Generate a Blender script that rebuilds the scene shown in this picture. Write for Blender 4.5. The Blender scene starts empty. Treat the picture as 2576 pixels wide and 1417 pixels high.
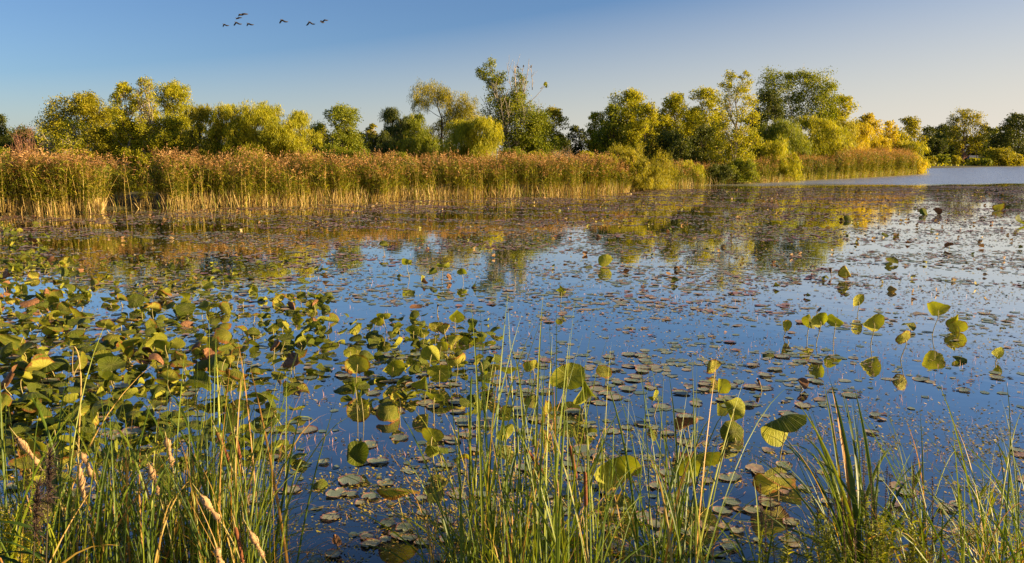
import bpy, math, random
import numpy as np
from mathutils import Vector, Matrix

sc = bpy.context.scene
COL = sc.collection
R = math.radians
# ------------------------------------------------------------------ camera, sky, sun, exposure
CAM_H = 3.4
PITCH = R(8.98)
F_PX = 2003.0                      # focal length in units of a 2576 px wide frame
cam = bpy.data.cameras.new('camera')
camo = bpy.data.objects.new('camera', cam)
COL.objects.link(camo)
sc.camera = camo
cam.lens = 28.0
cam.sensor_width = 36.0
cam.clip_end = 5000
cam.clip_start = 0.05
camo.location = (0, 0, CAM_H)
camo.rotation_euler = (R(90) - PITCH, 0, 0)

SUN_AZ, SUN_EL = R(96), R(15)     # azimuth clockwise from the view direction
w = bpy.data.worlds.new('World')
sc.world = w
w.use_nodes = True
nt = w.node_tree
sky = nt.nodes.new('ShaderNodeTexSky')
sky.sky_type = 'NISHITA'
sky.sun_disc = False
sky.sun_elevation = SUN_EL
sky.sun_rotation = SUN_AZ
sky.air_density = 1.0
sky.dust_density = 0.5
sky.ozone_density = 3.0
mul = nt.nodes.new('ShaderNodeMix')
mul.data_type = 'RGBA'
mul.blend_type = 'MULTIPLY'
mul.inputs[0].default_value = 1.0
nt.links.new(sky.outputs[0], mul.inputs[6])
mul.inputs[7].default_value = (.90, 1.03, 1.30, 1)
bg = nt.nodes['Background']
# pale warm haze low over the horizon, strongest towards the sun
tcw = nt.nodes.new('ShaderNodeTexCoord')
sepw = nt.nodes.new('ShaderNodeSeparateXYZ')
nt.links.new(tcw.outputs['Generated'], sepw.inputs[0])


def wmath(op, a, b=0.0, c=0.0, clamp=False):
    n = nt.nodes.new('ShaderNodeMath')
    n.operation = op
    n.use_clamp = clamp
    for i, q in enumerate((a, b, c)):
        if isinstance(q, (int, float)):
            n.inputs[i].default_value = q
        else:
            nt.links.new(q, n.inputs[i])
    return n.outputs[0]


toward = wmath('ADD', wmath('MULTIPLY', sepw.outputs[0], math.sin(SUN_AZ)), wmath('MULTIPLY', sepw.outputs[1], math.cos(SUN_AZ)))
gg = wmath('MULTIPLY_ADD', toward, .70, .66)
hh_ = wmath('MULTIPLY_ADD', wmath('ABSOLUTE', sepw.outputs[2]), -4.6, .16)
hz = wmath('ADD', gg, hh_, clamp=True)
hzm = nt.nodes.new('ShaderNodeMix')
hzm.data_type = 'RGBA'
nt.links.new(hz, hzm.inputs[0])
nt.links.new(mul.outputs[2], hzm.inputs[6])
hzm.inputs[7].default_value = (7.7, 7.1, 6.2, 1)
nt.links.new(hzm.outputs[2], bg.inputs[0])
bg.inputs[1].default_value = 0.040

sun = bpy.data.lights.new('sun', 'SUN')
sun.energy = 5.0
sun.angle = R(0.5)
sun.color = (1.0, 0.74, 0.38)
suno = bpy.data.objects.new('sun', sun)
COL.objects.link(suno)
sd = Vector((math.sin(SUN_AZ) * math.cos(SUN_EL), math.cos(SUN_AZ) * math.cos(SUN_EL), math.sin(SUN_EL)))
suno.rotation_euler = sd.to_track_quat('Z', 'Y').to_euler()
sc.view_settings.view_transform = 'Standard'
sc.view_settings.look = 'None'
sc.view_settings.exposure = 1.4
sc.view_settings.gamma = 1
sc.cycles.max_bounces = 6
sc.cycles.diffuse_bounces = 3
sc.cycles.transmission_bounces = 3
sc.cycles.glossy_bounces = 3
sc.cycles.sample_clamp_indirect = 4.0

# ------------------------------------------------------------------ maths of the view (2576 x 1417 coordinates)
CP, SP = math.cos(PITCH), math.sin(PITCH)


def ray(u, v):
    x, y = (u - 1288) / F_PX, (708.5 - v) / F_PX
    return (x, CP + y * SP, -SP + y * CP)


def G(u, v, z=0.0):
    d = ray(u, v)
    t = (z - CAM_H) / d[2]
    return (d[0] * t, d[1] * t)


def AT(u, v, Y):
    d = ray(u, v)
    t = Y / d[1]
    return (d[0] * t, Y, CAM_H + d[2] * t)


def PX(x, y, z):
    """world point -> frame coordinates"""
    dz = z - CAM_H
    dep = y * CP - dz * SP
    return (1288 + F_PX * x / dep, 708.5 - F_PX * (y * SP + dz * CP) / dep)


# ------------------------------------------------------------------ mesh helpers
def mesh_np(name, V, polys, mats, tint=None, matidx=None, smooth=False, uv=None):
    me = bpy.data.meshes.new(name)
    V = np.asarray(V, dtype=np.float32).reshape(-1, 3)
    me.vertices.add(len(V))
    me.vertices.foreach_set('co', V.ravel())
    polys = [np.asarray(p, dtype=np.int32) for p in polys if len(p)]
    loops = np.concatenate([p.ravel() for p in polys])
    tot = np.concatenate([np.full(len(p), p.shape[1], dtype=np.int32) for p in polys])
    start = np.concatenate([[0], np.cumsum(tot)[:-1]]).astype(np.int32)
    me.loops.add(len(loops))
    me.loops.foreach_set('vertex_index', loops)
    me.polygons.add(len(tot))
    me.polygons.foreach_set('loop_start', start)
    me.polygons.foreach_set('loop_total', tot)
    for m in (mats if isinstance(mats, (list, tuple)) else [mats]):
        me.materials.append(m)
    if matidx is not None:
        me.polygons.foreach_set('material_index', np.asarray(matidx, dtype=np.int32))
    if smooth:
        me.polygons.foreach_set('use_smooth', np.ones(len(tot), dtype=bool))
    me.update(calc_edges=True)
    if tint is not None:
        a = me.attributes.new('tint', 'FLOAT', 'FACE')
        a.data.foreach_set('value', np.asarray(tint, dtype=np.float32))
    if uv is not None:
        l = me.uv_layers.new(name='UVMap')
        l.data.foreach_set('uv', np.asarray(uv, dtype=np.float32)[loops].ravel())
    me.validate()
    return me


def obj(name, me, parent=None, loc=None, rot=None, scale=None):
    o = bpy.data.objects.new(name, me)
    COL.objects.link(o)
    if parent is not None:
        o.parent = parent
    if loc is not None:
        o.location = loc
    if rot is not None:
        o.rotation_euler = rot
    if scale is not None:
        o.scale = (scale,) * 3 if isinstance(scale, (int, float)) else scale
    return o


def empty(name, loc):
    o = obj(name, None, loc=loc)
    o.empty_display_size = 0.2
    return o


def tag(o, label=None, cat=None, group=None, kind=None):
    if label:
        o['label'] = label
    if cat:
        o['category'] = cat
    if group:
        o['group'] = group
    if kind:
        o['kind'] = kind
    return o


class MB:
    """collects arrays of faces of one object"""

    def __init__(s):
        s.V, s.P, s.T, s.M, s.n = [], [], [], [], 0

    def add(s, V, F, tint=0.5, mat=0):
        V = np.asarray(V, dtype=float).reshape(-1, 3)
        F = np.asarray(F, dtype=int)
        s.V.append(V)
        s.P.append(F + s.n)
        s.n += len(V)
        s.T.append(np.broadcast_to(np.asarray(tint, dtype=float), (len(F),)))
        s.M.append(np.full(len(F), mat))

    def mesh(s, name, mats, smooth=False):
        return mesh_np(name, np.concatenate(s.V), s.P, mats, np.concatenate(s.T), np.concatenate(s.M), smooth)


def unit(a):
    return a / np.maximum(np.linalg.norm(a, axis=-1, keepdims=True), 1e-9)


def tube_arr(path, rad, sides=6):
    path = np.asarray(path, dtype=float)
    rad = np.broadcast_to(np.asarray(rad, dtype=float), (len(path),))
    tan = unit(np.gradient(path, axis=0))
    ref = np.array([0.0, 0.0, 1.0]) if abs(tan[0][2]) < 0.9 else np.array([1.0, 0, 0])
    a = unit(np.cross(tan, ref))
    b = np.cross(tan, a)
    th = np.arange(sides) * 2 * math.pi / sides
    V = path[:, None, :] + rad[:, None, None] * (np.cos(th)[None, :, None] * a[:, None, :] + np.sin(th)[None, :, None] * b[:, None, :])
    n = len(path)
    i, j = np.meshgrid(np.arange(n - 1), np.arange(sides), indexing='ij')
    j2 = (j + 1) % sides
    F = np.stack([i * sides + j, i * sides + j2, (i + 1) * sides + j2, (i + 1) * sides + j], -1).reshape(-1, 4)
    return V.reshape(-1, 3), F


def ribbons(base, tip, ctrl, width, segs=6, side=None, fold=0.0, rs=None, power=2.2):
    """N curved blades at once: quadratic curves; fold>0 gives three points across (a keel)."""
    base, tip, ctrl = [np.asarray(q, dtype=float) for q in (base, tip, ctrl)]
    N = len(base)
    t = np.linspace(0, 1, segs + 1)[None, :, None]
    P = (1 - t) ** 2 * base[:, None] + 2 * t * (1 - t) * ctrl[:, None] + t ** 2 * tip[:, None]
    if side is None:
        a = rs.uniform(0, 2 * math.pi, N)
        side = np.stack([np.cos(a), np.sin(a), np.zeros(N)], -1)
    tan = unit(np.gradient(P, axis=1))
    sd_ = side[:, None, :] - (side[:, None, :] * tan).sum(-1, keepdims=True) * tan
    sd_ = unit(sd_)
    nrm = np.cross(tan, sd_)
    wd = np.asarray(width, dtype=float).reshape(-1, 1, 1) * (1 - np.clip(t, 0, 1) ** power) * (0.75 + 0.5 * np.clip(t * 4, 0, .5))
    wd = np.maximum(wd, 0.0006)
    if fold > 0:
        rows = np.stack([P - sd_ * wd * .5 + nrm * wd * fold, P, P + sd_ * wd * .5 + nrm * wd * fold], 2)
        k = 3
    else:
        rows = np.stack([P - sd_ * wd * .5, P + sd_ * wd * .5], 2)
        k = 2
    V = rows.reshape(-1, 3)
    b = np.arange(N)[:, None, None] * (segs + 1) * k
    i = np.arange(segs)[None, :, None]
    j = np.arange(k - 1)[None, None, :]
    q = b + i * k + j
    F = np.stack([q, q + 1, q + k + 1, q + k], -1).reshape(-1, 4)
    return V, F


# ------------------------------------------------------------------ materials
def new_mat(name):
    m = bpy.data.materials.new(name)
    m.use_nodes = True
    n = m.node_tree.nodes
    return m, m.node_tree, n['Principled BSDF'], n['Material Output']


def ramp(nt, fac, cols):
    r = nt.nodes.new('ShaderNodeValToRGB')
    el = r.color_ramp.elements
    while len(el) < len(cols):
        el.new(0.5)
    for e, (p, c) in zip(el, cols):
        e.position = p
        e.color = (*c, 1)
    nt.links.new(fac, r.inputs[0])
    return r.outputs[0]


def leaf_mat(name, cols, trans=0.35, tcol=1.35, rough=0.55, spec=0.3, obj_rand=0.0, noise=None):
    """leafy material: colour from the face attribute tint, with light coming through the leaf"""
    m, nt, p, out = new_mat(name)
    a = nt.nodes.new('ShaderNodeAttribute')
    a.attribute_name = 'tint'
    fac = a.outputs['Fac']
    if obj_rand:
        oi = nt.nodes.new('ShaderNodeObjectInfo')
        mm = nt.nodes.new('ShaderNodeMath')
        mm.operation = 'MULTIPLY_ADD'
        nt.links.new(oi.outputs['Random'], mm.inputs[0])
        mm.inputs[1].default_value = obj_rand
        nt.links.new(fac, mm.inputs[2])
        m2 = nt.nodes.new('ShaderNodeMath')
        m2.operation = 'SUBTRACT'
        nt.links.new(mm.outputs[0], m2.inputs[0])
        m2.inputs[1].default_value = obj_rand / 2
        fac = m2.outputs[0]
    c = ramp(nt, fac, cols)
    nt.links.new(c, p.inputs['Base Color'])
    p.inputs['Roughness'].default_value = rough
    p.inputs['Specular IOR Level'].default_value = spec
    tr = nt.nodes.new('ShaderNodeBsdfTranslucent')
    mx = nt.nodes.new('ShaderNodeMix')
    mx.data_type = 'RGBA'
    mx.blend_type = 'MULTIPLY'
    mx.inputs[0].default_value = 1
    nt.links.new(c, mx.inputs[6])
    mx.inputs[7].default_value = (tcol * 1.15, tcol * 1.1, tcol * 0.35, 1)
    nt.links.new(mx.outputs[2], tr.inputs[0])
    ms = nt.nodes.new('ShaderNodeMixShader')
    ms.inputs[0].default_value = trans
    nt.links.new(p.outputs[0], ms.inputs[1])
    nt.links.new(tr.outputs[0], ms.inputs[2])
    nt.links.new(ms.outputs[0], out.inputs[0])
    return m


LEAF = {
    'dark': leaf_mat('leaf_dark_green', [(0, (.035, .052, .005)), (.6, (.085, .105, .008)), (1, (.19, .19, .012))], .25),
    'green': leaf_mat('leaf_green', [(0, (.09, .12, .007)), (.6, (.22, .25, .012)), (1, (.40, .38, .03))], .36),
    'olive': leaf_mat('leaf_olive', [(0, (.12, .125, .005)), (.6, (.32, .29, .010)), (1, (.52, .42, .025))], .36),
    'lime': leaf_mat('leaf_yellow_green', [(0, (.17, .20, .006)), (.6, (.39, .37, .012)), (1, (.60, .51, .03))], .38),
    'gold': leaf_mat('leaf_golden', [(0, (.28, .25, .008)), (.6, (.52, .42, .014)), (1, (.66, .50, .03))], .38),
}


def bark_mat(name, c1, c2, scale=3.0):
    m, nt, p, out = new_mat(name)
    tc = nt.nodes.new('ShaderNodeTexCoord')
    mp = nt.nodes.new('ShaderNodeMapping')
    mp.inputs['Scale'].default_value = (scale, scale, scale * .3)
    nt.links.new(tc.outputs['Object'], mp.inputs[0])
    no = nt.nodes.new('ShaderNodeTexNoise')
    no.inputs['Scale'].default_value = 2.5
    no.inputs['Detail'].default_value = 6
    nt.links.new(mp.outputs[0], no.inputs[0])
    nt.links.new(ramp(nt, no.outputs[0], [(.35, c1), (.65, c2)]), p.inputs['Base Color'])
    bp = nt.nodes.new('ShaderNodeBump')
    bp.inputs['Strength'].default_value = .5
    bp.inputs['Distance'].default_value = .04
    nt.links.new(no.outputs[0], bp.inputs['Height'])
    nt.links.new(bp.outputs[0], p.inputs['Normal'])
    p.inputs['Roughness'].default_value = .9
    return m


BARK = {'dark': bark_mat('bark_dark', (.03, .022, .015), (.09, .065, .045)),
        'pale': bark_mat('bark_pale', (.22, .17, .12), (.50, .42, .33)),
        'red': bark_mat('bark_reddish', (.16, .07, .04), (.36, .17, .10))}

# plant materials of the water's edge
M_REED_STEM = leaf_mat('reed_stem', [(0, (.18, .12, .02)), (.5, (.42, .28, .06)), (1, (.66, .48, .16))], .12)
M_REED_LEAF = leaf_mat('reed_leaf', [(0, (.07, .10, .008)), (.5, (.26, .27, .014)), (1, (.60, .44, .04))], .32)
M_PLUME = leaf_mat('reed_plume', [(0, (.22, .11, .04)), (.5, (.48, .27, .10)), (1, (.70, .45, .20))], .25)
M_BLADE = leaf_mat('cattail_blade', [(0, (.025, .055, .008)), (.4, (.11, .17, .010)), (.75, (.33, .35, .025)), (.88, (.48, .38, .08)), (1, (.46, .22, .05))], .33, rough=.45, spec=.4)
M_GRASSY = leaf_mat('shore_grass', [(0, (.07, .11, .010)), (.6, (.22, .26, .015)), (1, (.46, .38, .04))], .35)
M_DRY = leaf_mat('dry_stalks', [(0, (.20, .12, .04)), (.6, (.46, .32, .10)), (1, (.60, .45, .2))], .15)
M_WEED = leaf_mat('floating_weed', [(0, (.09, .10, .015)), (.45, (.42, .34, .04)), (.75, (.50, .27, .10)), (1, (.46, .24, .2))], .1)


def simple(name, col, rough=.7, noise=0.25, scale=20.0):
    m, nt, p, out = new_mat(name)
    tc = nt.nodes.new('ShaderNodeTexCoord')
    no = nt.nodes.new('ShaderNodeTexNoise')
    no.inputs['Scale'].default_value = scale
    no.inputs['Detail'].default_value = 5
    nt.links.new(tc.outputs['Object'], no.inputs[0])
    lo = tuple(c * (1 - noise) for c in col)
    hi = tuple(min(1, c * (1 + noise)) for c in col)
    nt.links.new(ramp(nt, no.outputs[0], [(.3, lo), (.7, hi)]), p.inputs['Base Color'])
    p.inputs['Roughness'].default_value = rough
    return m


def lotus_mat():
    m, nt, p, out = new_mat('lotus_blade')
    N, L = nt.nodes, nt.links
    uv = N.new('ShaderNodeUVMap')
    sep = N.new('ShaderNodeSeparateXYZ')
    L.new(uv.outputs[0], sep.inputs[0])            # x: angle 0..1, y: radius 0..1
    oi = N.new('ShaderNodeObjectInfo')

    def math_(op, a, b=None, c=None):
        n = N.new('ShaderNodeMath')
        n.operation = op
        for i, q in enumerate((a, b, c)):
            if q is None:
                continue
            if isinstance(q, (int, float)):
                n.inputs[i].default_value = q
            else:
                L.new(q, n.inputs[i])
        return n.outputs[0]
    s = math_('ABSOLUTE', math_('SINE', math_('MULTIPLY', sep.outputs[0], math.pi * 20)))
    s2 = math_('ABSOLUTE', math_('SINE', math_('MULTIPLY', sep.outputs[0], math.pi * 60)))
    vein = math_('POWER', math_('SUBTRACT', 1.0, s), 7.0)
    vein2 = math_('MULTIPLY', math_('POWER', math_('SUBTRACT', 1.0, s2), 4.0), .35)
    vv = math_('MULTIPLY', math_('ADD', vein, vein2), math_('SUBTRACT', 1.05, math_('MULTIPLY', sep.outputs[1], .7)))
    tc = N.new('ShaderNodeTexCoord')
    no = N.new('ShaderNodeTexNoise')
    no.inputs['Scale'].default_value = 2.2
    no.inputs['Detail'].default_value = 6
    ad = N.new('ShaderNodeVectorMath')
    ad.operation = 'ADD'
    L.new(tc.outputs['Object'], ad.inputs[0])
    cmb = N.new('ShaderNodeCombineXYZ')
    L.new(math_('MULTIPLY', oi.outputs['Random'], 37.0), cmb.inputs[0])
    L.new(math_('MULTIPLY', oi.outputs['Random'], 11.0), cmb.inputs[1])
    L.new(cmb.outputs[0], ad.inputs[1])
    L.new(ad.outputs[0], no.inputs[0])
    # top and underside colours
    base_fac = math_('ADD', math_('MULTIPLY', no.outputs[0], .6), math_('MULTIPLY', oi.outputs['Random'], .4))
    top = ramp(nt, base_fac, [(.2, (.055, .085, .005)), (.5, (.11, .135, .008)), (.85, (.26, .23, .015))])
    und = ramp(nt, base_fac, [(.2, (.22, .25, .02)), (.5, (.38, .37, .04)), (.85, (.56, .45, .08))])
    geo = N.new('ShaderNodeNewGeometry')
    mix = N.new('ShaderNodeMix')
    mix.data_type = 'RGBA'
    L.new(geo.outputs['Backfacing'], mix.inputs[0])
    L.new(top, mix.inputs[6])
    L.new(und, mix.inputs[7])
    mv = N.new('ShaderNodeMix')
    mv.data_type = 'RGBA'
    L.new(math_('MULTIPLY', vv, .75), mv.inputs[0])
    L.new(mix.outputs[2], mv.inputs[6])
    mv.inputs[7].default_value = (.60, .55, .20, 1)
    # dry brown margin and patches
    rim = math_('ADD', sep.outputs[1], math_('MULTIPLY', math_('SUBTRACT', no.outputs[0], .5), .75))
    rim = math_('ADD', rim, math_('MULTIPLY', math_('SUBTRACT', oi.outputs['Random'], .5), .35))
    rr = N.new('ShaderNodeMapRange')
    L.new(rim, rr.inputs[0])
    rr.inputs[1].default_value = .93
    rr.inputs[2].default_value = 1.10
    mb = N.new('ShaderNodeMix')
    mb.data_type = 'RGBA'
    L.new(rr.outputs[0], mb.inputs[0])
    L.new(mv.outputs[2], mb.inputs[6])
    mb.inputs[7].default_value = (.26, .11, .025, 1)
    L.new(mb.outputs[2], p.inputs['Base Color'])
    p.inputs['Roughness'].default_value = .5
    p.inputs['Specular IOR Level'].default_value = .15
    bp = N.new('ShaderNodeBump')
    bp.inputs['Strength'].default_value = .6
    bp.inputs['Distance'].default_value = .05
    L.new(math_('ADD', vv, math_('MULTIPLY', no.outputs[0], .8)), bp.inputs['Height'])
    L.new(bp.outputs[0], p.inputs['Normal'])
    tr = N.new('ShaderNodeBsdfTranslucent')
    mt = N.new('ShaderNodeMix')
    mt.data_type = 'RGBA'
    mt.blend_type = 'MULTIPLY'
    mt.inputs[0].default_value = 1
    L.new(mb.outputs[2], mt.inputs[6])
    mt.inputs[7].default_value = (1.1, 1.2, .3, 1)
    L.new(mt.outputs[2], tr.inputs[0])
    ms = N.new('ShaderNodeMixShader')
    ms.inputs[0].default_value = .3
    L.new(p.outputs[0], ms.inputs[1])
    L.new(tr.outputs[0], ms.inputs[2])
    L.new(ms.outputs[0], out.inputs[0])
    return m


M_LOTUS = lotus_mat()
M_STALK = simple('lotus_stalk', (.33, .27, .09), .6)
M_WITHER = simple('withered_leaf', (.20, .09, .035), .8, .6, 6.0)


def pad_mat():
    m, nt, p, out = new_mat('lily_pad')
    N, L = nt.nodes, nt.links
    a = N.new('ShaderNodeAttribute')
    a.attribute_name = 'tint'
    oi = N.new('ShaderNodeObjectInfo')
    tc = N.new('ShaderNodeTexCoord')
    no = N.new('ShaderNodeTexNoise')
    no.inputs['Scale'].default_value = 9
    no.inputs['Detail'].default_value = 4
    L.new(tc.outputs['Object'], no.inputs[0])
    ad = N.new('ShaderNodeMath')
    ad.operation = 'MULTIPLY_ADD'
    L.new(no.outputs[0], ad.inputs[0])
    ad.inputs[1].default_value = .6
    ad2 = N.new('ShaderNodeMath')
    ad2.operation = 'MULTIPLY_ADD'
    L.new(oi.outputs['Random'], ad2.inputs[0])
    ad2.inputs[1].default_value = .25
    L.new(a.outputs['Fac'], ad2.inputs[2])
    ad3 = N.new('ShaderNodeMath')
    ad3.operation = 'SUBTRACT'
    L.new(ad2.outputs[0], ad3.inputs[0])
    ad3.inputs[1].default_value = .2
    L.new(ad3.outputs[0], ad.inputs[2])
    c = ramp(nt, ad.outputs[0], [(.2, (.12, .17, .11)), (.45, (.24, .28, .18)), (.66, (.36, .26, .15)), (.85, (.30, .14, .11)), (1, (.12, .045, .05))])
    L.new(c, p.inputs['Base Color'])
    p.inputs['Roughness'].default_value = .38
    p.inputs['Specular IOR Level'].default_value = .6
    bp = N.new('ShaderNodeBump')
    bp.inputs['Strength'].default_value = .5
    bp.inputs['Distance'].default_value = .02
    L.new(no.outputs[0], bp.inputs['Height'])
    L.new(bp.outputs[0], p.inputs['Normal'])
    return m


M_PAD = pad_mat()


def water_mat():
    m, nt, p, out = new_mat('water')
    N, L = nt.nodes, nt.links
    p.inputs['Base Color'].default_value = (.004, .010, .022, 1)
    p.inputs['Roughness'].default_value = .02
    p.inputs['IOR'].default_value = 1.5
    tc = N.new('ShaderNodeTexCoord')
    sep = N.new('ShaderNodeSeparateXYZ')
    L.new(tc.outputs['Object'], sep.inputs[0])

    def mt(op, a, b):
        n = N.new('ShaderNodeMath')
        n.operation = op
        for i, q in enumerate((a, b)):
            if isinstance(q, (int, float)):
                n.inputs[i].default_value = q
            else:
                L.new(q, n.inputs[i])
        return n.outputs[0]
    # open water starts beyond the pads: a line from G(1640,474) to G(2576,462)
    x1, y1 = G(1700, 472)
    x2, y2 = G(2576, 462)
    sl = (y2 - y1) / (x2 - x1)
    n1 = N.new('ShaderNodeTexNoise')
    n1.inputs['Scale'].default_value = .12
    L.new(tc.outputs['Object'], n1.inputs[0])
    dist = mt('SUBTRACT', sep.outputs[1], mt('ADD', mt('MULTIPLY', sep.outputs[0], sl), y1 - sl * x1))
    dist = mt('ADD', dist, mt('MULTIPLY', mt('SUBTRACT', n1.outputs[0], .5), 9.0))
    mr = N.new('ShaderNodeMapRange')
    L.new(dist, mr.inputs[0])
    mr.inputs[1].default_value = -3.0
    mr.inputs[2].default_value = 7.0
    mr.interpolation_type = 'SMOOTHSTEP'
    # calm swell
    c = N.new('ShaderNodeTexNoise')
    c.inputs['Scale'].default_value = 1.6
    c.inputs['Detail'].default_value = 3
    L.new(tc.outputs['Object'], c.inputs[0])
    r = N.new('ShaderNodeTexNoise')
    r.inputs['Scale'].default_value = 1.1
    r.inputs['Detail'].default_value = 4
    r.inputs['Roughness'].default_value = .6
    mp = N.new('ShaderNodeMapping')
    mp.inputs['Scale'].default_value = (.7, 1.3, 1)
    L.new(tc.outputs['Object'], mp.inputs[0])
    L.new(mp.outputs[0], r.inputs[0])
    h = mt('ADD', mt('MULTIPLY', c.outputs[0], .0035), mt('MULTIPLY', mt('MULTIPLY', r.outputs[0], .30), mr.outputs[0]))
    bp = N.new('ShaderNodeBump')
    bp.inputs['Strength'].default_value = 1
    bp.inputs['Distance'].default_value = 1
    L.new(h, bp.inputs['Height'])
    L.new(bp.outputs[0], p.inputs['Normal'])
    p.inputs['Specular IOR Level'].default_value = 0
    p.inputs['Roughness'].default_value = .6
    lw = N.new('ShaderNodeLayerWeight')
    lw.inputs[0].default_value = .5
    L.new(bp.outputs[0], lw.inputs['Normal'])
    cr = ramp(nt, lw.outputs['Facing'], [(0, (.03,) * 3), (.45, (.13,) * 3), (.53, (.23,) * 3), (.61, (.41,) * 3), (.70, (.62,) * 3), (.83, (.90,) * 3), (1, (1,) * 3)])
    gl = N.new('ShaderNodeBsdfGlossy')
    L.new(mt('ADD', mt('MULTIPLY', mr.outputs[0], .30), .015), gl.inputs['Roughness'])
    gl.inputs['Color'].default_value = (1, .985, .93, 1)
    L.new(bp.outputs[0], gl.inputs['Normal'])
    ms = N.new('ShaderNodeMixShader')
    L.new(cr, ms.inputs[0])
    L.new(p.outputs[0], ms.inputs[1])
    L.new(gl.outputs[0], ms.inputs[2])
    L.new(ms.outputs[0], out.inputs[0])
    return m


# ------------------------------------------------------------------ the setting
SHORE_PX = [(-700, 572), (-250, 552), (0, 541), (130, 538), (262, 535), (275, 527), (340, 525), (420, 525), (520, 522), (700, 516), (900, 507),
            (1080, 500), (1240, 495), (1400, 491), (1560, 484), (1650, 475), (1720, 470), (1850, 463), (1950, 459), (2080, 452), (2200, 446), (2300, 440), (2318, 436)]
SHORE = np.array([G(u, v) for u, v in SHORE_PX])
_sl = np.concatenate([[0], np.cumsum(np.linalg.norm(np.diff(SHORE, axis=0), axis=1))])


def shore_at_u(u):
    """world point of the waterline in direction u, and the inward normal"""
    us = np.array([p[0] for p in SHORE_PX])
    vs = np.array([p[1] for p in SHORE_PX])
    v = float(np.interp(u, us, vs))
    return np.array(G(u, v))


def build_setting():
    wm = water_mat()
    V = [(-1500, -40, 0), (1500, -40, 0), (1500, 3000, 0), (-1500, 3000, 0)]
    o = obj('water', mesh_np('water', V, [[(0, 1, 2, 3)]], wm))
    tag(o, kind='structure')
    gm, nt, p, out = new_mat('marsh_soil')
    tc = nt.nodes.new('ShaderNodeTexCoord')
    no = nt.nodes.new('ShaderNodeTexNoise')
    no.inputs['Scale'].default_value = .8
    no.inputs['Detail'].default_value = 8
    nt.links.new(tc.outputs['Object'], no.inputs[0])
    nt.links.new(ramp(nt, no.outputs[0], [(.35, (.035, .028, .014)), (.55, (.07, .065, .02)), (.75, (.10, .10, .03))]), p.inputs['Base Color'])
    p.inputs['Roughness'].default_value = .95
    # land behind the reeds: strip from the waterline rising to 0.5 m, to the back of the spit
    pts = SHORE
    nrm = []
    for i in range(len(pts)):
        a = pts[max(0, i - 1)]
        b = pts[min(len(pts) - 1, i + 1)]
        t = (b - a) / np.linalg.norm(b - a)
        nrm.append((-t[1], t[0]))
    nrm = np.array(nrm)
    rows = []
    for off, z in ((0.15, -.3), (.7, .06), (2.5, .22), (8, .4), (25, .5), (60, .5)):
        q = pts + nrm * off
        rows.append(np.c_[q, np.full(len(q), z)])
    V = np.concatenate(rows)
    n = len(pts)
    F = [(r * n + i, r * n + i + 1, (r + 1) * n + i + 1, (r + 1) * n + i) for r in range(5) for i in range(n - 1)]
    o = obj('ground', mesh_np('ground', V, [F], gm, smooth=True))
    tag(o, kind='structure')
    # far shore
    a, b, c, d = G(2250, 427), G(2420, 423), G(2600, 418.5), G(3400, 414)
    line = np.array([(a[0] - 80, a[1] + 60), a, b, c, d])
    rows = []
    for off, z in ((0, -.3), (4, .08), (30, .35), (120, .6), (900, .8)):
        rows.append(np.c_[line + np.array([0, off]), np.full(len(line), z)])
    V = np.concatenate(rows)
    n = len(line)
    F = [(r * n + i, r * n + i + 1, (r + 1) * n + i + 1, (r + 1) * n + i) for r in range(4) for i in range(n - 1)]
    tag(obj('far_shore_ground', mesh_np('far_shore_ground', V, [F], gm, smooth=True)), kind='structure')
    # bank under the camera (outside the frame, carries the nearest plants' roots)
    V, F = [], []
    xs = np.linspace(-14, 14, 29)
    rs = np.random.RandomState(5)
    for j, (y, z) in enumerate(((-30, 2.0), (-3, 1.7), (1.2, 1.1), (3.0, .35), (4.4, -.25))):
        for x in xs:
            V.append((x, y + rs.uniform(-.25, .25), z + rs.uniform(-.05, .05)))
    for j in range(4):
        for i in range(28):
            F.append((j * 29 + i, j * 29 + i + 1, (j + 1) * 29 + i + 1, (j + 1) * 29 + i))
    tag(obj('bank', mesh_np('bank', V, [F], gm, smooth=True)), kind='structure')


build_setting()


# ------------------------------------------------------------------ trees
def leaf_cards(rs, C, size, kind, out_dir):
    """C: (n,3) leaf centres -> quads"""
    n = len(C)
    if kind == 'willow':
        down = np.tile(np.array([0, 0, -1.0]), (n, 1)) + out_dir * rs.uniform(.0, .7, (n, 1)) + rs.normal(0, .25, (n, 3))
        ax = unit(down)
        L_, W_ = size * rs.uniform(1.2, 2.4, (n, 1)), size * rs.uniform(.22, .38, (n, 1))
    else:
        ax = unit(rs.normal(0, 1, (n, 3)) + np.array([0, 0, -.35]))
        s = size * rs.uniform(.65, 1.25, (n, 1))
        L_, W_ = s, s * .82
    sd_ = unit(np.cross(ax, rs.normal(0, 1, (n, 3))))
    # rounded diamond
    V = np.stack([C - ax * L_ * .5, C + sd_ * W_ * .5 - ax * L_ * .08, C + ax * L_ * .5, C - sd_ * W_ * .5 - ax * L_ * .08], 1).reshape(-1, 3)
    F = np.arange(n * 4).reshape(-1, 4)
    return V, F


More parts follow.
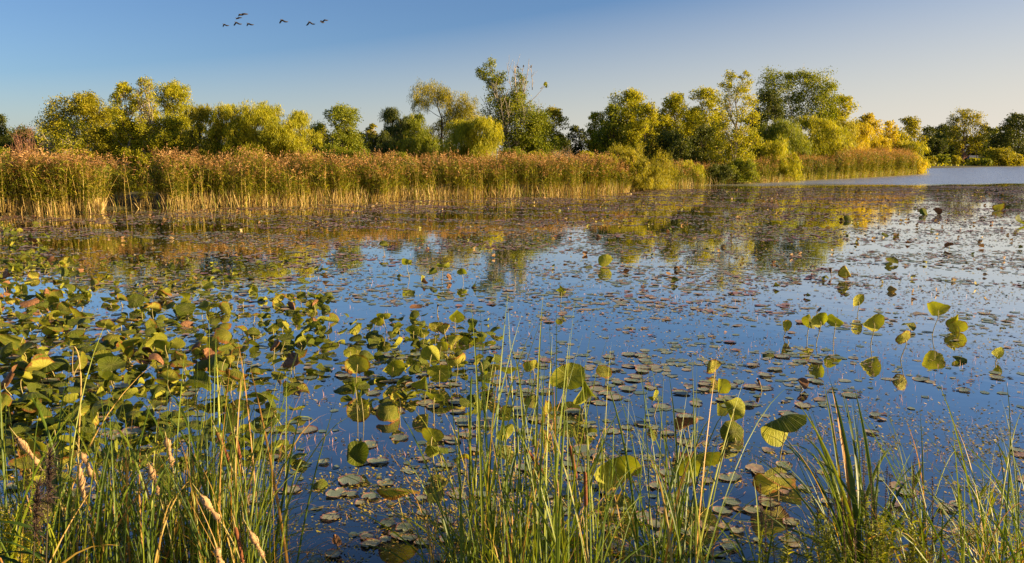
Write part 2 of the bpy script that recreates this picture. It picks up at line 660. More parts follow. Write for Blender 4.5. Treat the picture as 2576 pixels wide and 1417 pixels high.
def make_tree(name, base, H, W, leaf='green', kind='poplar', seed=0, bark='dark', lobes=None, crown_from=.25, depth=2.2, size=None,
              label=None, group=None, cat='tree', lean=0.0, dist=70, bare=0, multi=1, fill=1.0, n_lobes=None, spread=1.0, trunk_r=None, lobe_scale=None):
    rs = np.random.RandomState(seed)
    root = empty(name, (base[0], base[1], 0.1))
    tag(root, label, cat, group)
    if lobe_scale is None:
        lobe_scale = 1.0 if lobes is None else 1.3
    size = (size or dist * (.0024 if kind != 'willow' else .0026)) * .72
    if lobes is None:
        lobes = []
        nl = int(np.clip((n_lobes or 14) * (.8 + 1.0 * H * (1 - crown_from) / W), 20, 64))
        for i in range(nl):
            f = (i + .5) / nl
            z = crown_from + (1 - crown_from) * f
            prof = math.sqrt(max(0.02, 1 - ((z - (crown_from + .42 * (1 - crown_from))) / (.62 * (1 - crown_from))) ** 2))
            r = rs.uniform(.13, .27) * (1.0 - .28 * f)
            a = rs.uniform(0, 2 * math.pi)
            rad = max(0, .53 * prof * spread - r * .62) * rs.uniform(.35, 1.15)
            lobes.append((rad * math.cos(a), rad * math.sin(a), min(z, 1 - r * W / H * .9), r, r * rs.uniform(.75, 1.05)))
        # one that reaches the top, two that reach the sides
        lobes.append((rs.uniform(-.08, .08), 0, 1 - .13 * W / H, .14, .14))
        lobes.append((-.5 + .17, rs.uniform(-.1, .1), crown_from + (1 - crown_from) * rs.uniform(.3, .5), .17, .17))
        lobes.append((.5 - .17, rs.uniform(-.1, .1), crown_from + (1 - crown_from) * rs.uniform(.25, .5), .17, .17))
    lob = np.array([(a * W, b * W, c * H, d * W * lobe_scale, e * W * lobe_scale) for a, b, c, d, e in lobes])
    # trunk and limbs
    tm = MB()
    tr = trunk_r or max(.07, .022 * H)
    top = np.array([lean * H * .6, 0, H * .86])
    forks = []
    for k in range(multi):
        off = np.array([(k - (multi - 1) / 2) * W * .10, rs.uniform(-.2, .2), 0]) if multi > 1 else np.zeros(3)
        tk = top + np.array([(k - (multi - 1) / 2) * W * .28, rs.uniform(-.1, .1) * W, -rs.uniform(0, .1) * H])
        tt = np.linspace(0, 1, 9)[:, None]
        path = off * .4 + (tk - off * .4) * tt ** np.array([[1.25, 1.25, 1.0]])
        path[1:-1] += rs.normal(0, .012 * H, (7, 3)) * np.array([1, 1, .2])
        rad = tr * (1 - .93 * tt[:, 0] ** .9) + .01
        rad[0] *= 1.35
        V, F = tube_arr(path, rad / math.sqrt(multi), 7)
        tm.add(V, F)
        forks.append((path, rad))
    tufts, tuft_out, tuft_size = [], [], []
    leaf_area = size * size * (.45 if kind != 'willow' else .30)
    for li, (lx, ly, lz, lr, lrz) in enumerate(lob):
        c = np.array([lx, ly, lz])
        path, rad = forks[int(np.argmin([abs(f[0][-1][0] - lx) for f in forks]))]
        # limb leaves the trunk below the lobe
        zi = np.clip(lz - .35 * abs(math.hypot(lx, ly)) - .12 * H, .12 * H, .8 * H)
        i0 = int(np.argmin(abs(path[:, 2] - zi)))
        s0 = path[i0]
        tt = np.linspace(0, 1, 6)[:, None]
        mid = (s0 + c) / 2 + np.array([0, 0, -.05 * H]) + rs.normal(0, .02 * H, 3)
        lp = (1 - tt) ** 2 * s0 + 2 * tt * (1 - tt) * mid + tt ** 2 * c
        V, F = tube_arr(lp, np.linspace(rad[i0] * .55, .02, 6), 5)
        tm.add(V, F)
        nt_ = int(np.clip(26 * fill * (lr / lob[:, 3].mean()) ** 1.5, 4, 70))
        d = unit(rs.normal(0, 1, (nt_, 3)) + np.array([0, 0, .15]))
        rr = rs.uniform(.45, 1.0, (nt_, 1)) * np.where(rs.uniform(0, 1, (nt_, 1)) < .12, rs.uniform(1.15, 1.5, (nt_, 1)), 1)
        tc_ = c + d * rr * np.array([lr, lr, lrz])
        for q in range(min(nt_, 7)):
            sp_ = c * .8 + s0 * .2 if q % 2 else c
            tt2 = np.linspace(0, 1, 4)[:, None]
            bp_ = sp_ + (tc_[q] - sp_) * tt2 + rs.normal(0, .02 * lr, (4, 3))
            V, F = tube_arr(bp_, np.linspace(.022 + .0008 * dist * .2, .008, 4), 3)
            tm.add(V, F)
        tufts.append(tc_)
        tuft_out.append(np.c_[d[:, :2], np.zeros(nt_)])
        tuft_size.append(np.full(nt_, lr))
    if bare:
        for k in range(bare):
            path, rad = forks[k % len(forks)]
            i0 = rs.randint(3, 7)
            s0 = path[i0]
            a = rs.uniform(0, 2 * math.pi)
            e = np.array([math.cos(a) * W * rs.uniform(.15, .5), math.sin(a) * W * .3, 0]) + s0 + np.array([0, 0, rs.uniform(.25, .42) * H])
            e[2] = min(e[2], H * 1.02)
            tt = np.linspace(0, 1, 6)[:, None]
            mid = s0 * .5 + e * .5 + np.array([(e[0] - s0[0]) * .25, 0, -.05 * H])
            lp = (1 - tt) ** 2 * s0 + 2 * tt * (1 - tt) * mid + tt ** 2 * e
            V, F = tube_arr(lp, np.linspace(.07, .02, 6), 4)
            tm.add(V, F)
            for j in range(7):
                f = rs.uniform(.35, .95)
                st = lp[int(f * 5)]
                en = st + np.array([rs.normal(0, .06) * W, rs.normal(0, .05) * W, rs.uniform(.06, .16) * H])
                V, F = tube_arr(np.linspace(st, en, 4) + rs.normal(0, .03, (4, 3)), np.linspace(.032, .012, 4), 3)
                tm.add(V, F)
    T, TO, TS = np.concatenate(tufts), np.concatenate(tuft_out), np.concatenate(tuft_size)
    # total leaves from the crown's seen area
    area = sum(math.pi * l[3] * l[4] for l in lob) * .75
    total = int(min(80000, 1.5 * depth * area / leaf_area))
    per = max(4, total // len(T))
    n = per * len(T)
    idx = np.repeat(np.arange(len(T)), per)
    if kind == 'willow':
        o_ = rs.normal(0, 1, (n, 3)) * TS[idx][:, None] * np.array([.16, .16, .10])
        hang = rs.uniform(0, 1, (n, 1)) ** 1.2 * TS[idx][:, None] * .75
        C = T[idx] + o_ + TO[idx] * hang * .25
        C[:, 2:3] -= hang
    else:
        o_ = rs.normal(0, 1, (n, 3)) * TS[idx][:, None] * np.array([.21, .21, .17])
        C = T[idx] + o_
    C[:, 2] = np.maximum(C[:, 2], .15)
    V, F = leaf_cards(rs, C, size, kind, TO[idx])
    tint = np.clip(rs.normal(.5, .16, len(T))[idx] + rs.normal(0, .16, n), 0, 1)
    cm = mesh_np('crown', V, [F], LEAF[leaf], tint)
    obj('trunk', tm.mesh('trunk', BARK[bark], smooth=True), root)
    obj('crown', cm, root)
    return root


def tree_px(name, u, vtop, wpx, Y, label, **k):
    if u < 800 and name != 'shrub':
        Y = max(Y, 68)          # all of the left grove stands behind the reeds
    x, _, ztop = AT(u, vtop, Y)
    W = wpx * Y / F_PX * 1.2
    H = ztop - .1
    return make_tree(name, (x, Y), H, W, dist=Y, label=label, **k)


#            name, u, v_top, w, Y, label, options
G_L = 'trees behind the left reed bank'
G_M = 'trees behind the middle reed bank'
G_R = 'trees on the right of the spit'
G_F = 'trees on the far shore'
TREES = [
    ('broadleaf_tree', -12, 288, 66, 70, 'dark green tree cut by the left edge of the photo', dict(leaf='dark', group=G_L)),
    ('broadleaf_tree', 58, 322, 118, 92, 'low dark tree at far left behind the bare reddish bush', dict(leaf='dark', group=G_L, crown_from=.05)),
    ('broadleaf_tree', 148, 300, 90, 88, 'dark tree with small ragged crown at the left shoulder of the broad olive tree', dict(leaf='dark', group=G_L, crown_from=.1)),
    ('poplar_tree', 205, 238, 150, 74, 'broad olive green tree with flat top left of the tall yellow cottonwood', dict(leaf='olive', group=G_L, n_lobes=16, crown_from=.12)),
    ('cottonwood_tree', 178, 302, 150, 62, 'thin yellow green tree with white branches in front of the broad olive tree', dict(leaf='lime', bark='pale', group=G_L, depth=.85, bare=5, multi=3, crown_from=.1)),
    ('cottonwood_tree', 312, 208, 78, 67, 'narrow bright yellow cottonwood whose two heads stand above its neighbours', dict(leaf='lime', bark='pale', group=G_L, crown_from=.05, depth=2.4)),
    ('cottonwood_tree', 362, 194, 58, 68, 'sparse tall cottonwood with bare pale stems showing at its top', dict(leaf='lime', bark='pale', group=G_L, depth=.7, bare=7, multi=2, crown_from=.2)),
    ('willow_tree', 432, 208, 106, 76, 'rounded yellow olive tree standing tallest just right of the sparse cottonwood', dict(leaf='lime', group=G_L, crown_from=.15, size=.15)),
    ('cottonwood_tree', 405, 292, 110, 62, 'bright yellow green tree low in front of the rounded olive tree', dict(leaf='lime', group=G_L, crown_from=.02, depth=2.2)),
    ('cottonwood_tree', 322, 300, 90, 61, 'yellow tree reaching down to the reed plumes below the narrow cottonwood', dict(leaf='lime', group=G_L, crown_from=.02, depth=1.6)),
    ('poplar_tree', 255, 322, 90, 66, 'olive tree filling the gap under the broad flat-topped tree', dict(leaf='olive', group=G_L, crown_from=.02)),
    ('willow_tree', 512, 262, 96, 68, 'olive willow with a thin dark leaning trunk', dict(leaf='olive', kind='willow', group=G_L, lean=-.12, crown_from=.25)),
    ('willow_tree', 578, 258, 112, 67, 'soft yellow green willow with several rounded heads left of the forked trunk', dict(leaf='lime', kind='willow', group=G_L, crown_from=.1)),
    ('willow_tree', 660, 256, 135, 66, 'yellow green willow on a dark forked trunk seen against its leaves', dict(leaf='lime', kind='willow', group=G_L, multi=2, crown_from=.38, spread=1.1)),
    ('willow_tree', 695, 318, 70, 72, 'dim olive willow filling in behind the forked trunk', dict(leaf='olive', kind='willow', group=G_L, crown_from=.02)),
    ('willow_tree', 752, 276, 92, 64, 'bright yellow green willow at the right end of the left grove', dict(leaf='lime', kind='willow', group=G_L, crown_from=.05)),
    ('willow_tree', 600, 330, 80, 63, 'low yellow willow in front of the soft olive willow', dict(leaf='lime', kind='willow', group=G_L, crown_from=.02)),
    ('willow_tree', 742, 345, 70, 61, 'small round yellow willow touching the reeds at the grove end', dict(leaf='lime', kind='willow', group=G_L, crown_from=.02)),
    ('poplar_tree', 806, 312, 40, 84, 'slim pale tree between the left grove and the round dark tree', dict(leaf='lime', bark='pale', group=G_M, depth=1.2)),
    ('broadleaf_tree', 856, 266, 108, 82, 'round dark green tree standing alone between the two groves', dict(leaf='green', group=G_M, crown_from=.15)),
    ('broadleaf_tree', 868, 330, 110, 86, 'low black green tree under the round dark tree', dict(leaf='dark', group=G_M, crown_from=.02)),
    ('cottonwood_tree', 936, 312, 34, 100, 'nearly bare pale tree left of the dark willows', dict(leaf='olive', bark='pale', group=G_M, depth=.5, bare=6, crown_from=.2)),
    ('willow_tree', 985, 268, 84, 108, 'dark willow with twiggy top, first of the pair left of the umbrella crown', dict(leaf='dark', kind='willow', group=G_M, crown_from=.1)),
    ('willow_tree', 1050, 284, 90, 110, 'dark olive willow beside the leaning trunk', dict(leaf='green', kind='willow', group=G_M, crown_from=.1)),
    ('willow_tree', 965, 330, 90, 100, 'dark spreading willow low on the left of its grove', dict(leaf='dark', kind='willow', group=G_M, crown_from=.02)),
    ('willow_tree', 1030, 345, 100, 98, 'dim olive willow low in the middle of the dark grove', dict(leaf='olive', kind='willow', group=G_M, crown_from=.02)),
    ('willow_tree', 1112, 207, 140, 112, 'tall willow with umbrella crowns on a slanting dark trunk', dict(
        leaf='olive', kind='willow', group=G_M, lean=-.06, size=.22, trunk_r=.3,
        lobes=[(-.28, 0, .90, .14, .12), (-.12, .05, .93, .14, .12), (-.33, 0, .80, .10, .09), (0.0, 0, .86, .12, .12), (.1, 0, .80, .13, .11),
               (.32, 0, .80, .15, .12), (.24, .1, .70, .14, .12), (.40, 0, .70, .10, .1), (.1, .1, .62, .14, .12), (.30, 0, .58, .13, .12), (-.1, .1, .55, .12, .1)])),
    ('weeping_willow', 1160, 300, 112, 98, 'glowing yellow weeping willow left part, boughs down to the reeds', dict(leaf='lime', kind='willow', group=G_M, crown_from=.02, n_lobes=16)),
    ('weeping_willow', 1218, 290, 92, 96, 'brightest yellow weeping willow touching the tall cottonwood', dict(leaf='lime', kind='willow', group=G_M, crown_from=.02, n_lobes=16)),
    ('cottonwood_tree', 1288, 160, 150, 104, 'tallest cottonwood with bare white top branches and a pale double trunk', dict(
        leaf='green', bark='pale', group=G_M, size=.26, bare=15, multi=2, depth=2.6, lobe_scale=1.55, trunk_r=.34,
        lobes=[(-.40, 0, .91, .075, .06), (-.30, 0, .955, .065, .09), (-.21, 0, .88, .08, .07), (-.26, .05, .80, .08, .08), (-.18, 0, .72, .10, .09), (-.06, 0, .66, .11, .10),
               (.11, 0, .82, .075, .13), (.09, 0, .70, .10, .12), (.02, .05, .60, .16, .12), (-.2, 0, .58, .13, .12), (.24, 0, .56, .13, .10), (.38, 0, .52, .11, .09),
               (.12, 0, .48, .18, .13), (-.12, .1, .45, .15, .12), (.33, 0, .42, .15, .12), (-.22, 0, .36, .10, .1), (.15, .1, .36, .15, .1), (.35, .1, .28, .13, .1), (.46, 0, .83, .025, .02)])),
    ('cottonwood_tree', 1385, 270, 72, 122, 'yellow topped olive tree right of the tallest cottonwood', dict(leaf='olive', group=G_M, crown_from=.2)),
    ('broadleaf_tree', 1340, 345, 130, 106, 'dark green tree under the right side of the tallest cottonwood', dict(leaf='green', group=G_M, crown_from=.02, depth=2.0)),
    ('broadleaf_tree', 1447, 316, 46, 132, 'small dark tree with slim trunks at the gap before the right grove', dict(leaf='dark', group=G_M, crown_from=.35, multi=3)),
    ('broadleaf_tree', 1415, 345, 50, 130, 'small dark tree left of the sky gap', dict(leaf='dark', group=G_M, crown_from=.3, multi=2, depth=1.4)),
    ('cottonwood_tree', 1502, 282, 56, 122, 'yellow edged cottonwood starting the right grove', dict(leaf='lime', group=G_R, crown_from=.15)),
    ('cottonwood_tree', 1580, 228, 110, 120, 'large yellow green cottonwood with a domed top above the reed dome', dict(leaf='lime', group=G_R, n_lobes=17, crown_from=.1)),
    ('cottonwood_tree', 1540, 262, 66, 117, 'green cottonwood leaning on the left of the domed one', dict(leaf='green', group=G_R, crown_from=.1)),
    ('cottonwood_tree', 1625, 262, 80, 114, 'yellow green cottonwood at the right shoulder of the domed one', dict(leaf='lime', group=G_R, crown_from=.1)),
    ('cottonwood_tree', 1700, 235, 92, 118, 'even pale green cottonwood in the middle of the right grove', dict(leaf='lime', group=G_R, crown_from=.15)),
    ('cottonwood_tree', 1775, 222, 80, 118, 'pale green cottonwood left of the tall yellow one', dict(leaf='lime', group=G_R, crown_from=.15)),
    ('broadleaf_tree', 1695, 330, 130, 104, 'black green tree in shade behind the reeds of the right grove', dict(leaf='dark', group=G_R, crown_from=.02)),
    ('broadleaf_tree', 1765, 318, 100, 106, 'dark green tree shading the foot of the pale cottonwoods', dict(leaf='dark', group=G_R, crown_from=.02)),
    ('cottonwood_tree', 1856, 177, 88, 102, 'tall bright yellow cottonwood standing from the waterline to the skyline', dict(
        leaf='lime', bark='pale', group=G_R, size=.24, depth=2.6, bare=5,
        lobes=[(-.15, 0, .94, .13, .10), (.15, 0, .95, .10, .08), (-.25, 0, .85, .14, .11), (.2, 0, .85, .16, .12), (0, 0, .78, .18, .13), (.3, 0, .72, .15, .12), (-.25, .1, .70, .16, .13),
               (.05, 0, .60, .2, .15), (.4, 0, .58, .16, .12), (-.35, 0, .52, .18, .14), (.2, 0, .45, .22, .15), (-.1, 0, .38, .24, .16), (.42, 0, .36, .17, .14), (-.4, 0, .30, .18, .14), (.15, 0, .24, .26, .16), (-.2, 0, .16, .24, .14), (.3, 0, .12, .2, .12)])),
    ('broadleaf_tree', 1935, 228, 76, 138, 'dark green tree between the tall yellow one and the pale-limbed one', dict(leaf='dark', group=G_R, crown_from=.1)),
    ('poplar_tree', 2010, 182, 158, 148, 'wide green poplar with pale limbs fanning below its crown', dict(
        leaf='green', bark='pale', group=G_R, multi=4, size=.34, depth=2.8, bare=6, trunk_r=.5,
        lobes=[(-.33, 0, .93, .12, .10), (-.22, 0, .88, .13, .10), (-.05, 0, .95, .10, .08), (.08, 0, .92, .10, .08), (.3, 0, .89, .15, .11), (.4, 0, .80, .11, .1), (.18, 0, .80, .14, .11),
               (-.40, 0, .76, .10, .1), (-.3, 0, .72, .13, .1), (.33, 0, .70, .14, .1), (0, .1, .74, .14, .1), (.1, 0, .6, .2, .12), (-.3, 0, .58, .15, .12), (.4, 0, .58, .12, .1)])),
    ('willow_tree', 1965, 300, 130, 128, 'rounded green willow below the pale limbs', dict(leaf='green', kind='willow', group=G_R, crown_from=.02, n_lobes=16)),
    ('willow_tree', 2050, 290, 120, 132, 'dense yellow green willow in the middle of the right mass', dict(leaf='lime', kind='willow', group=G_R, crown_from=.02, n_lobes=16)),
    ('cottonwood_tree', 2118, 240, 68, 150, 'yellow tinged cottonwood stepping down from the wide poplar', dict(leaf='lime', group=G_R, crown_from=.2)),
    ('willow_tree', 1960, 350, 90, 110, 'low yellow willow drooping over the reeds', dict(leaf='lime', kind='willow', group=G_R, crown_from=.02)),
    ('willow_tree', 2110, 300, 110, 140, 'olive willow in front of the stepping-down cottonwood', dict(leaf='olive', kind='willow', group=G_R, crown_from=.02, n_lobes=16)),
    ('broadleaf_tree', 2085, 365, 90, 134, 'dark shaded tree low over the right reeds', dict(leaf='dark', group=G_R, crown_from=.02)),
    ('willow_tree', 2165, 310, 80, 142, 'golden willow right of the olive willow', dict(leaf='gold', kind='willow', group=G_R, crown_from=.02)),
    ('cottonwood_tree', 2190, 286, 60, 156, 'golden cottonwood with broken top near the end of the spit', dict(leaf='gold', bark='pale', group=G_R, crown_from=.1)),
    ('cottonwood_tree', 2238, 304, 52, 158, 'narrow amber cottonwood last before the round willow', dict(leaf='gold', bark='pale', group=G_R, crown_from=.05)),
    ('willow_tree', 2215, 345, 70, 150, 'low golden willow under the amber cottonwoods', dict(leaf='gold', kind='willow', group=G_R, crown_from=.02)),
    ('willow_tree', 2292, 354, 76, 156, 'round yellow willow hanging over the tip of the spit', dict(leaf='lime', kind='willow', group=G_R, crown_from=.02, n_lobes=14)),
    ('broadleaf_tree', 2292, 294, 60, 260, 'dim green tree behind the tip of the spit', dict(leaf='olive', group=G_F, crown_from=.1)),
    ('cottonwood_tree', 2432, 277, 92, 288, 'big lone cottonwood with a reddish trunk on the far shore', dict(
        leaf='olive', bark='red', group=G_F, size=.6, lobe_scale=1.05, depth=2.2, trunk_r=.75,
        lobes=[(-.12, 0, .92, .15, .12), (.02, 0, .94, .13, .1), (.26, 0, .84, .15, .13), (-.30, 0, .80, .14, .12), (.1, 0, .8, .17, .13), (-.12, 0, .72, .2, .15), (.30, 0, .68, .17, .14), (-.30, 0, .62, .15, .13),
               (.05, 0, .58, .2, .14), (.36, 0, .5, .14, .13), (-.3, 0, .44, .15, .13), (.2, 0, .42, .2, .13), (-.1, 0, .36, .17, .13), (.36, 0, .32, .12, .12), (.15, 0, .28, .12, .1), (-.15, 0, .2, .1, .1)])),
    ('broadleaf_tree', 2566, 284, 84, 290, 'tall dark tree cut by the right edge of the photo', dict(leaf='dark', group=G_F, crown_from=.08)),
]
for i, (nm, u, vt, wp, Y, lab, op) in enumerate(TREES):
    tree_px(nm, u, vt, wp, Y, lab, seed=100 + i, **op)

# darker woodland trees filling behind, and the far tree line
k = 0
FARW = ['second-row', 'slim', 'low', 'pointed', 'rounded', 'ragged']
for u, vt, wp, Y, lf in [(2335, 318, 44, 330, 'dark'), (2372, 312, 44, 335, 'dark'), (2352, 322, 50, 345, 'green'), (2402, 316, 40, 332, 'dark'), (2480, 318, 44, 330, 'dark'),
                         (2505, 322, 40, 332, 'green'), (2532, 312, 46, 334, 'olive'), (2390, 330, 60, 325, 'dark'), (2470, 340, 60, 320, 'dark'), (2520, 345, 60, 322, 'dark'),
                         (2330, 345, 50, 320, 'dark'), (2360, 350, 50, 318, 'dark'), (2560, 345, 60, 318, 'dark'), (2440, 345, 60, 322, 'dark')]:
    where = ['left of the lone cottonwood' if u < 2425 else 'right of the lone cottonwood'][0]
    tree_px('far_tree', u, vt, wp, Y, '%s %s far tree %s, %s' % ({'dark': 'dark', 'green': 'green', 'olive': 'yellowish'}[lf], 'tall' if vt < 330 else 'low', where,
            ['nearest the spit', 'second from the spit', 'behind the low pair', 'beside the cottonwood crown', 'just past the cottonwood crown', 'halfway to the edge tree', 'touching the edge tree',
             'under the crown edge', 'under the far side of the crown', 'before the edge tree', 'hidden behind the round willow', 'in the dark middle', 'at the photo edge', 'behind the red trunk'][k]),
            seed=300 + k, leaf=lf, group=G_F, crown_from=.02, depth=1.8, fill=.7)
    k += 1
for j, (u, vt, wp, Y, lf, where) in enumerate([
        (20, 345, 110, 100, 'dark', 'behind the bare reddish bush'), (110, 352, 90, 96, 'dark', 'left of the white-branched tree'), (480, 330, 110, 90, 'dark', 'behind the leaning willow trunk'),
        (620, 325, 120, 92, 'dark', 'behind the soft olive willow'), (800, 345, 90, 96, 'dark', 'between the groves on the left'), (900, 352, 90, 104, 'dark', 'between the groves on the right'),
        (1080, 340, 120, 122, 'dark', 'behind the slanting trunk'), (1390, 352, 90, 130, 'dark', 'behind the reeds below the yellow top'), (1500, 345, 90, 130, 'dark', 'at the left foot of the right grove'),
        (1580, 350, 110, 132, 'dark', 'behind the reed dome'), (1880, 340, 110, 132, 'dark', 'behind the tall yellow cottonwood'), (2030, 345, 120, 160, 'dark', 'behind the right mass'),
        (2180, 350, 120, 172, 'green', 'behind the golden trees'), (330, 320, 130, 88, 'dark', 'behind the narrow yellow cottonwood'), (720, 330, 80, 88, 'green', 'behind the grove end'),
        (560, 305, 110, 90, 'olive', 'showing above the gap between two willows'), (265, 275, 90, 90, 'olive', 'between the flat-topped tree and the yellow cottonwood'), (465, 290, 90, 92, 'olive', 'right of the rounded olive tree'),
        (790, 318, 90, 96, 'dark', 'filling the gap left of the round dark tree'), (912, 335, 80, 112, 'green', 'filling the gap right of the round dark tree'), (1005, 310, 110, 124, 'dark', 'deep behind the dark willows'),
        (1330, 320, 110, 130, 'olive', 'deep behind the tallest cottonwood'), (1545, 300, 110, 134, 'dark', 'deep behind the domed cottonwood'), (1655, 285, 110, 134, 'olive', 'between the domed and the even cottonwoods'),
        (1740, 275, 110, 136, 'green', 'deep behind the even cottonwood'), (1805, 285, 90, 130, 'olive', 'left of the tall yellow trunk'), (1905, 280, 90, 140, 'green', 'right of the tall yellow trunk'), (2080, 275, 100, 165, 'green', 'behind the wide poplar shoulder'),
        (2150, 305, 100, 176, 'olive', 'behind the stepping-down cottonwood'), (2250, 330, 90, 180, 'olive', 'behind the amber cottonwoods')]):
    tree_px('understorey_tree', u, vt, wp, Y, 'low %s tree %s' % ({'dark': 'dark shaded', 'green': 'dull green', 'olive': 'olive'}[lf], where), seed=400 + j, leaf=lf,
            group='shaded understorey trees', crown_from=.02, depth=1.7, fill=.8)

# bushes: rounded crowns right down to the ground
BUSH = [
    (1585, 368, 150, 84, 'olive', 'willow', 'great golden olive dome of willow scrub rising over the reeds'),
    (1550, 388, 100, 80, 'olive', 'willow', 'olive scrub on the front slope of the great dome'),
    (1618, 402, 80, 80, 'olive', 'willow', 'low scrub where the dome meets the water'),
    (1475, 380, 60, 92, 'lime', 'willow', 'small yellow green shrub left of the great dome'),
    (1735, 402, 82, 95, 'lime', 'willow', 'upright green shrub at the waterline left of the tall yellow cottonwood'),
    (1805, 415, 60, 96, 'dark', 'poplar', 'dark shrub in the shade at the foot of the tall yellow cottonwood'),
    (1862, 400, 70, 98, 'green', 'poplar', 'leafy green shrub under the tall yellow cottonwood'),
    (2300, 392, 50, 152, 'gold', 'willow', 'golden shrub hanging to the water at the tip of the spit'),
    (2030, 400, 80, 118, 'dark', 'poplar', 'black green shrub in the shaded hollow behind the right reeds'),
    (1975, 396, 70, 108, 'lime', 'willow', 'yellow shrub at the left edge of the shaded hollow'),
    (2140, 385, 70, 140, 'lime', 'willow', 'yellow green shrub behind the straight-topped reeds'),
    (2230, 382, 60, 150, 'gold', 'willow', 'golden shrub behind the straight-topped reeds'),
    (830, 385, 90, 78, 'dark', 'poplar', 'dark shrub behind the reeds below the round dark tree'),
    (890, 378, 60, 80, 'green', 'poplar', 'green shrub right of the round dark tree'),
    (1000, 385, 90, 92, 'green', 'poplar', 'green shrub at the foot of the dark willows'),
    (1290, 372, 70, 90, 'green', 'poplar', 'lush green shrub round the pale double trunk'),
    (1340, 380, 60, 92, 'lime', 'poplar', 'yellow green shrub right of the pale double trunk'),
    (10, 372, 60, 56, 'green', 'poplar', 'bright green shrub at the left edge above the reeds'),
    (2510, 372, 72, 262, 'olive', 'poplar', 'round olive shrub on the far shore right of the sheds'),
    (2552, 386, 36, 262, 'olive', 'poplar', 'small brownish shrub on the far shore beside the round one'),
    (2368, 388, 36, 255, 'green', 'poplar', 'green shrub on the far shore near the spit'),
    (2340, 394, 30, 250, 'olive', 'poplar', 'rusty low shrub on the far shore at the mud flat'),
    (2405, 392, 34, 258, 'olive', 'poplar', 'small shrub left of the reddish trunk'),
    (2452, 398, 26, 258, 'lime', 'poplar', 'tiny bright shrub in front of the reddish trunk'),
    (2482, 400, 26, 256, 'green', 'poplar', 'tiny green shrub in front of the sheds'),
]
for i, (u, vt, wp, Y, lf, kd, lab) in enumerate(BUSH):
    tree_px('shrub', u, vt, wp, Y, lab, seed=500 + i, leaf=lf, kind=kd, crown_from=.02, cat='shrub', group='shrubs along the shores', depth=2.4,
            fill=.8, n_lobes=14, size=Y * .0019 if kd == 'poplar' else Y * .0022)


# the bare reddish bush at far left
def bare_bush(u, vtop, wp, Y, label, bark, seed):
    rs = np.random.RandomState(seed)
    x, _, z = AT(u, vtop, Y)
    W = wp * Y / F_PX
    root = empty('bare_bush', (x, Y, .1))
    tag(root, label, 'shrub', 'bare twiggy bushes')
    mb, tw = MB(), MB()
    for i in range(26):
        a = rs.uniform(0, 2 * math.pi)
        e = np.array([math.cos(a) * W * .5 * rs.uniform(.2, 1), math.sin(a) * W * .3, z * rs.uniform(.65, 1)])
        t = np.linspace(0, 1, 6)[:, None]
        p = e * t ** np.array([[1.3, 1.3, 1]]) + rs.normal(0, .03, (6, 3))
        V, F = tube_arr(p, np.linspace(.03, .01, 6), 4)
        mb.add(V, F)
        for j in range(16):
            s = p[rs.randint(1, 6)]
            d = s + np.array([rs.normal(0, .3), rs.normal(0, .3), rs.uniform(.2, .7)])
            V, F = tube_arr(np.linspace(s, d, 3), [.013, .01, .006], 3)
            tw.add(V, F)
    obj('stems', mb.mesh('stems', BARK[bark]), root)
    obj('twigs', tw.mesh('twigs', BARK[bark]), root)


bare_bush(60, 330, 78, 60, 'bare reddish brown bush against dark trees at far left', 'red', 1)
bare_bush(1270, 300, 40, 120, 'thin bare grey twigs sticking up behind the yellow weeping willow', 'pale', 2)
bare_bush(1415, 380, 60, 96, 'dead pale branches behind reeds at the sky gap', 'pale', 3)


